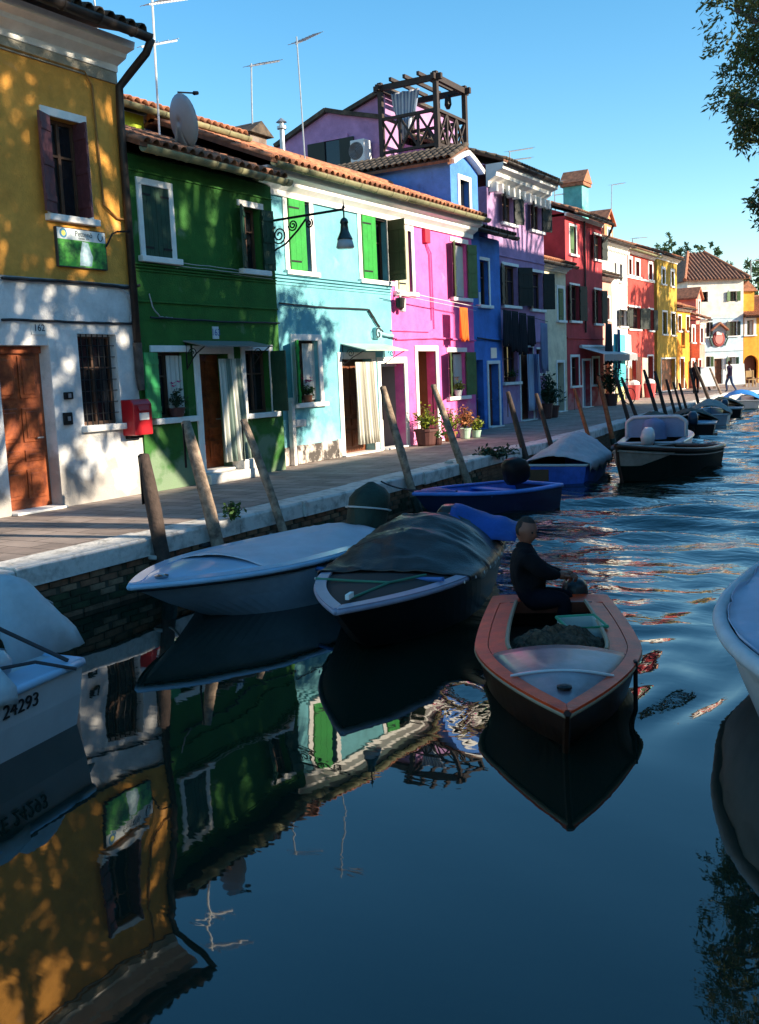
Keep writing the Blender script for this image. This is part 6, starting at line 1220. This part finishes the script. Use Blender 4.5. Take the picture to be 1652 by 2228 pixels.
# --- plants
leaf_g = mat('potted_leaf', (.07, .16, .03), .6, .5, 8, trans=.3); leaf_y = mat('yellow_green_leaf', (.28, .34, .03), .6, .4, 8, trans=.3); leaf_dk = mat('dark_leaf', (.02, .05, .02), .6, .4, 8); petal_m = mat('magenta_petal', (.6, .02, .22), .6); petal_o = mat('orange_dry_leaf', (.55, .24, .08), .7, .4, 8, trans=.2); terra = mat('terracotta_pot', (.34, .12, .06), .8, .3, 6); dpot = mat('dark_brown_pot', (.10, .035, .03), .6)
def plant(name, lab, loc, pr, ph, pm, lm, spread, height, n, seed, flower=None, nf=0, droop=.2, lsize=.08, cat='potted plant'):
    rr = random.Random(seed); t = thing(name, lab, cat, loc, 0)
    if pr: mk('pot', G().lathe([(pr * .7, 0), (pr * .78, ph * .1), (pr * .95, ph * .85), (pr * 1.05, ph * .86), (pr * 1.05, ph), (pr * .9, ph), (pr * .85, ph * .9)], n=16), pm, t, smooth=False)
    g = G(); st = G()
    for i in range(n):
        a = rr.uniform(0, 6.28); q = rr.random() ** .6; tip = Vector((math.cos(a) * spread * q, math.sin(a) * spread * q, ph + height * (1 - .6 * q * q) * rr.uniform(.45, 1))); st.tube([(0, 0, ph * .9), (tip.x * .4, tip.y * .4, ph + (tip.z - ph) * .6), tuple(tip)], .006, 3, caps=False)
        for k in range(5):
            b0 = Vector((0, 0, ph)).lerp(tip, .45 + .14 * k) + Vector((rr.gauss(0, .03), rr.gauss(0, .03), rr.gauss(0, .03))); d = Vector((rr.gauss(0, 1), rr.gauss(0, 1), rr.gauss(.2, .6) - droop)).normalized(); s_ = d.cross(Vector((rr.gauss(0, 1), rr.gauss(0, 1), 1))).normalized(); l_ = lsize * rr.uniform(.6, 1.3); g.add([b0, b0 + d * l_ * .5 + s_ * l_ * .28, b0 + d * l_, b0 + d * l_ * .5 - s_ * l_ * .28], [(0, 1, 2, 3)])
    stuff(mk('foliage', g, lm, t)); mk('stems', st, leaf_dk, t)
    for i in range(nf):
        a = rr.uniform(0, 6.28); q = rr.random() * spread * .6; z = ph + height * rr.uniform(.9, 1.2); f = G()
        for k in range(5): b_ = 2 * math.pi * k / 5; f.add([(0, 0, 0), (.035 * math.cos(b_ - .5), .035 * math.sin(b_ - .5), .02), (.06 * math.cos(b_), .06 * math.sin(b_), .035), (.035 * math.cos(b_ + .5), .035 * math.sin(b_ + .5), .02)], [(0, 1, 2, 3)])
        mk('flower', f, flower, t, loc=(q * math.cos(a), q * math.sin(a), z))
    return t
def gz(px, py): p = at_z(px, py); return (float(p[0]), float(p[1]), 0.0)
def gx(px, py, X): p = at_x(px, py, X); return (X, float(p[1]), 0.0)
plant('flower_pot', 'large brown pot of leafy plant left of the pink house door', gx(928, 955, X4 + .42), .27, .38, dpot, leaf_y, .34, .6, 60, 1); plant('flower_pot', 'bright yellow-green plant right of the pink house door', gx(980, 946, X4 + .40), .16, .24, terra, leaf_y, .30, .55, 60, 2); plant('flower_pot', 'orange dry-leaved plant in a pale pot at the pink wall', gx(1012, 936, X4 + .4), .15, .26, mat('pale_green_pot', (.35, .5, .38)), petal_o, .26, .62, 60, 3); plant('flower_pot', 'small yellow flowering plant in a pale green pot at the pink house corner', gx(1036, 938, X4 + .5), .13, .18, MT['pale_green_pot'], leaf_y, .24, .36, 40, 4); plant('flower_pot', 'low pot of mixed greenery between the pink house pots', gx(952, 955, X4 + .62), .12, .16, dpot, leaf_g, .24, .3, 30, 5, petal_m, 3)
def sill_plant(h, r_, f, lab, seed, fm=None, nf=0, lm=None, pm=None, pr=.10, hh=.26): u = r_[0] + (r_[1] - r_[0]) * f; return plant('sill_plant', lab, h.local(u, -.02, r_[2] + .005), pr, .14, pm or terra, lm or leaf_g, .17, hh, 22, seed, fm, nf, lsize=.07)
sill_plant(H3, rt3, .42, 'magenta cyclamen in a pot on the turquoise house window sill', 11, petal_m, 9); sill_plant(H4, rp4, .5, 'potted plant on the pink house window sill', 12, petal_o, 5, leaf_y, trim); sill_plant(H2, rg, .55, 'dark leafy window box on the green house sill', 13, petal_m, 3, leaf_dk, dpot, .14, .34); r6 = H6.rect(1096, 1127, 751, 831); sill_plant(H6, r6, .5, 'green plant in the mauve house window', 14, None, 0, leaf_g, dpot, .14)
plant('potted_shrub', 'dark shrub in a tub beside the cream house', gx(1201, 897, -12.1), .26, .4, dpot, leaf_dk, .45, .9, 70, 15, lsize=.12); plant('potted_shrub', 'tall dark plant hanging by the mauve house door', gx(1190, 885, -12.0), .2, .5, dpot, leaf_dk, .35, 1.2, 60, 16, lsize=.12); plant('potted_shrub', 'big dark shrub in front of the salmon house', gx(1330, 872, -12.9), .3, .5, dpot, leaf_dk, .6, 1.5, 110, 17, lsize=.14)
pk_ = lambda px, py: tuple(float(v) for v in at_x(px, py, qx(float(at_x(px, py, -7.6)[1])) - .0))
plant('kerb_weed', 'tuft of weeds growing from the kerb beside the pale posts', pk_(507, 1128), 0, .0, None, leaf_g, .14, .22, 26, 18, lsize=.06, cat='weeds'); plant('kerb_weed', 'patch of weeds on the quay wall near the blue boat', pk_(1085, 995), 0, .0, None, leaf_dk, .5, .25, 60, 19, lsize=.09, cat='weeds')
# --- washing
def cloth(lab, a, b_, drop, m, seed=0, name='washing', cat='laundry', folds=5, amp=.04, group='washing hung out to dry'):
    rr = random.Random(seed); a = Vector(a); b_ = Vector(b_); d = (b_ - a); n_ = Vector((1, 0, 0)); P = []
    for i in range(25):
        t = i / 24; P.append([tuple(a.lerp(b_, t + .05 * math.sin(v * 3 + seed) * (t - .5)) + n_ * (amp * (.3 + v) * math.sin(t * folds * 6.28 + seed)) + Vector((0, 0, -drop * v * (1 - .05 * math.sin(t * 9 + seed)))) - a) for v in [j / 8 for j in range(9)]])
    return tag(mk(name, G().grid(P), m, smooth=True, solid=.008, loc=tuple(a)), lab, cat, group)
V_ = lambda px, py, X: tuple(float(q) for q in at_x(px, py, X))
cloth('orange towel drying on the pink wall line', V_(1000, 668, X4 + .42), V_(1016, 670, X4 + .42), .78, mat('orange_towel', (.75, .14, .02), .95, .2), 1)
tag(mk('clothes_line', G().tube([V_(865, 630, X4 + .42), V_(940, 648, X4 + .42), V_(1040, 668, X4 + .42)], .008, 5).tube([V_(862, 640, X4 + .3), V_(1036, 676, X4 + .3)], .006, 5).tube([V_(1036, 664, X4), V_(1046, 664, X4 + .5)], .018, 6), mat('white_line', (.65, .6, .6))), 'thin white clothes lines across the pink house front', 'clothes line')
dkc = mat('dark_cloth', (.018, .018, .024), .95); gyc = mat('grey_blue_cloth', (.22, .25, .38), .95)
for k, (x0, x1, y0, dr, m_, lab) in enumerate([(1095, 1112, 674, 1.0, dkc, 'leftmost dark garment on the mauve house line'), (1114, 1128, 676, 1.15, dkc, 'second dark garment on the mauve house line'), (1130, 1146, 680, 1.2, dkc, 'third dark garment on the mauve house line'), (1148, 1164, 686, .9, dkc, 'fourth dark garment on the mauve house line'), (1176, 1190, 702, 1.5, gyc, 'pale blue-grey shirt hanging at the right of the mauve house')]): cloth(lab, V_(x0, y0, X6 + .55), V_(x1, y0 + 2, X6 + .55), dr, m_, k + 3)
tag(mk('clothes_line', G().tube([V_(1090, 672, X6 + .55), V_(1192, 700, X6 + .55)], .01, 5), cable_m), 'clothes line across the mauve house front', 'clothes line')
Xc = -12.9
cloth('black coat hanging at the right side of the red house', V_(1318, 703, Xc), V_(1332, 705, Xc), 1.6, dkc, 11); cloth('bright turquoise towel hanging before the white house', V_(1335, 726, Xc), V_(1361, 729, Xc), 2.1, mat('turquoise_towel', (.10, .62, .68), .95, .1), 12, folds=2); cloth('navy trousers hanging over the turquoise towel', V_(1343, 716, Xc + .1), V_(1349, 717, Xc + .1), 1.7, mat('navy_cloth', (.02, .05, .14), .95), 13, folds=1); cloth('white towel right of the turquoise one', V_(1363, 727, Xc), V_(1372, 729, Xc), 1.4, mat('white_cloth', (.72, .70, .70), .95), 14, folds=2)
cloth('pale yellow cloth hanging down in front of the white house', V_(1338, 778, -13.4), V_(1358, 780, -13.4), 1.85, mat('pale_yellow_cloth', (.72, .66, .32), .95, .1), 15, folds=4, name='shop_cloth', cat='cloth', group='cloths hung before the shops'); cloth('beige coat displayed before the crimson shop', V_(1398, 778, -14.3), V_(1410, 779, -14.3), 1.9, mat('beige_cloth', (.5, .42, .33), .95), 16, folds=2, name='shop_cloth', cat='cloth', group='cloths hung before the shops'); cloth('dark brown coat displayed before the crimson shop', V_(1386, 776, -14.3), V_(1396, 777, -14.3), 2.0, mat('brown_cloth', (.09, .03, .02), .95), 17, folds=2, name='shop_cloth', cat='cloth', group='cloths hung before the shops')
for k, (px, lab) in enumerate([(1380, 'left red shop basket before the crimson house'), (1414, 'right red shop basket before the crimson house')]):
    b_ = thing('shop_basket', lab, 'basket', gx(px, 858, -13.9), 0, 'baskets at the clothes shop'); mk('basket_body', G().lathe([(.25, 0), (.32, .7), (.30, .7), (.24, .05)], n=12), mat('coral_red_plastic', (.65, .08, .08), .5), b_); mk('basket_content', G().lathe([(.28, .68), (.26, .82), (.14, .9), (.02, .93)], n=10), mat('white_cloth', (1, 1, 1)), b_)
# --- bottle on the step, meter post, notice boards, chairs, bicycle
pbt = H2.local(rd2[1] + .42, -.2, 0); bo = thing('water_bottle', 'clear plastic bottle standing by the green house step', 'bottle', pbt); mk('bottle_body', G().lathe([(.04, 0), (.045, .02), (.045, .2), (.018, .27), (.018, .29)], n=12), mat('pale_plastic', (.55, .6, .6), .15, .05), bo, smooth=True); mk('bottle_cap', G().lathe([(.02, .29), (.02, .315), (.002, .316)], n=10), mat('blue_cap', (.05, .2, .5)), bo)
um = H3.uz(628, 930)[0]; mp_ = wall_thing('meter_pipe', 'pale upright board with short arm at the turquoise house corner', 'pipe', H3, um, 0, 0); mk('board', G().box(-.05, .05, -.14, -.04, 0, 1.28), kerb_m, mp_, bevel=.01); mk('arm', G().box(.05, .42, -.13, -.05, .72, .86), kerb_m, mp_, bevel=.02)
for px, py, w_, h_, lab in ((1540, 846, 1.0, 1.35, 'white notice board left of the brown door at the far end'), (1602, 842, 1.2, 1.45, 'white notice board right of the brown door at the far end')):
    nb = thing('notice_board', lab, 'notice board', gz(px, py), R(ang16), 'white notice boards'); mk('panel', G().box(-w_ / 2, w_ / 2, -.03, .03, .15, h_).xf(Matrix.Rotation(R(-8), 4, 'X')), mat('board_white', (.66, .76, .78), .5, .05), nb); mk('feet', G().box(-w_ / 2, -w_ / 2 + .06, -.25, .25, 0, .14).box(w_ / 2 - .06, w_ / 2, -.25, .25, 0, .14), steel, nb)
straw = mat('cane', (.45, .30, .14), .8)
for k, (px, py) in enumerate(((1634, 842), (1646, 840))):
    ct = thing('cafe_chair', ('left', 'right')[k] + ' cane cafe chair before the arched passage', 'chair', gz(px, py), .6 + k, 'cafe chairs by the arch'); mk('seat', G().box(-.25, .25, -.25, .25, .44, .49), straw, ct); mk('backrest', G().box(-.25, .25, .22, .26, .6, 1.0), straw, ct)
    for sx in (-.22, .22):
        for sy in (-.22, .22): mk('leg', G().box(sx - .02, sx + .02, sy - .02, sy + .02, 0, .44 if sy < 0 else 1.0), straw, ct)
bk = thing('bicycle', 'bicycle leaning near the dark shrub by the yellow cloth', 'bicycle', gx(1350, 872, -12.7), R(60))
for x in (-.52, .52): mk('wheel', G().tube([(x + .33 * math.cos(a), 0, .34 + .33 * math.sin(a)) for a in [2 * math.pi * q / 24 for q in range(25)]], .018, 6), iron, bk)
mk('frame', G().tube([(-.52, 0, .34), (-.15, 0, .85), (.38, 0, .85), (.52, 0, .34)], .018, 6).tube([(-.52, 0, .34), (-.05, 0, .32), (.40, 0, .80)], .018, 6).tube([(-.05, 0, .32), (-.2, 0, .95)], .016, 6), mat('silver_paint', (.5, .5, .52), .3, metal=.5), bk); mk('saddle', G().box(-.34, -.08, -.07, .07, .95, 1.0), iron, bk, bevel=.02); mk('handlebar', G().tube([(.34, -.28, 1.02), (.42, -.1, 1.05), (.42, .1, 1.05), (.34, .28, 1.02)], .014, 6).tube([(.42, 0, 1.05), (.38, 0, .85)], .014, 6), iron, bk)
# mooring ropes
def rope(lab, a, b_, m, sag=.15, r_=.013): a = Vector(a); b_ = Vector(b_); return tag(mk('mooring_rope', G().tube([tuple(a.lerp(b_, t) - Vector((0, 0, sag * 4 * t * (1 - t))) - a) for t in [k / 12 for k in range(13)]], r_, 6), m, loc=tuple(a)), lab, 'rope', 'mooring ropes')
rope('blue rope from the white boat to the tarped boat', b2.lp((1.25, -.74, .46)), b3.lp((2.3, .55, .50)), rope_b, .10, .02)
rope('dark rope from the blue rowing boat to the quay', b5.lp((b5.L - .1, .05, .5)), (-7.72, 12.9, .02), rope_k, .05)

pq = lambda i, dz=0: tuple(POSTS[i][0] + Vector((POSTS[i][1], 0, dz)))
rope('slack line from the tarred post to the white boat', pq(0, -.5), b2.lp((b2.L - .45, .35, .47)), rope_w, .12); rope('slack line from the pale post to the white boat', pq(1, -.75), b2.lp((1.9, .74, .46)), rope_k, .10)
rope('slack line from the crooked post to the white boat stern', pq(2, -.8), b2.lp((.4, .66, .46)), rope_w, .10); rope('slack line from the brown post to the blue rowing boat', pq(3, -.9), b5.lp((b5.L - .6, .3, .44)), rope_k, .08)
rope('line from the dark post to the tent-shaped tarp boat', pq(5, -.8), b6.lp((.3, .6, .4)), rope_w, .08)
for i in range(6):
    x, r_ = POSTS[i]; lp_ = [(x.x + (r_ + .012) * math.cos(a), x.y + (r_ + .012) * math.sin(a), x.z - (.5, .75, .8, .9, .7, .8)[i] + .012 * a / 6.28) for a in [k * .4 for k in range(48)]]
    tag(mk('rope_coil', G().tube([tuple(Vector(q) - x) for q in lp_], .011, 5), (rope_w, rope_k)[i % 2], loc=tuple(x)), 'rope wound round the ' + ('tarred post at the white wall', 'pale post by the green window', 'crooked pale post', 'brown post at the passage door', 'brown post by the flower pots', 'dark post by the mauve window')[i], 'rope', 'ropes wound round posts')
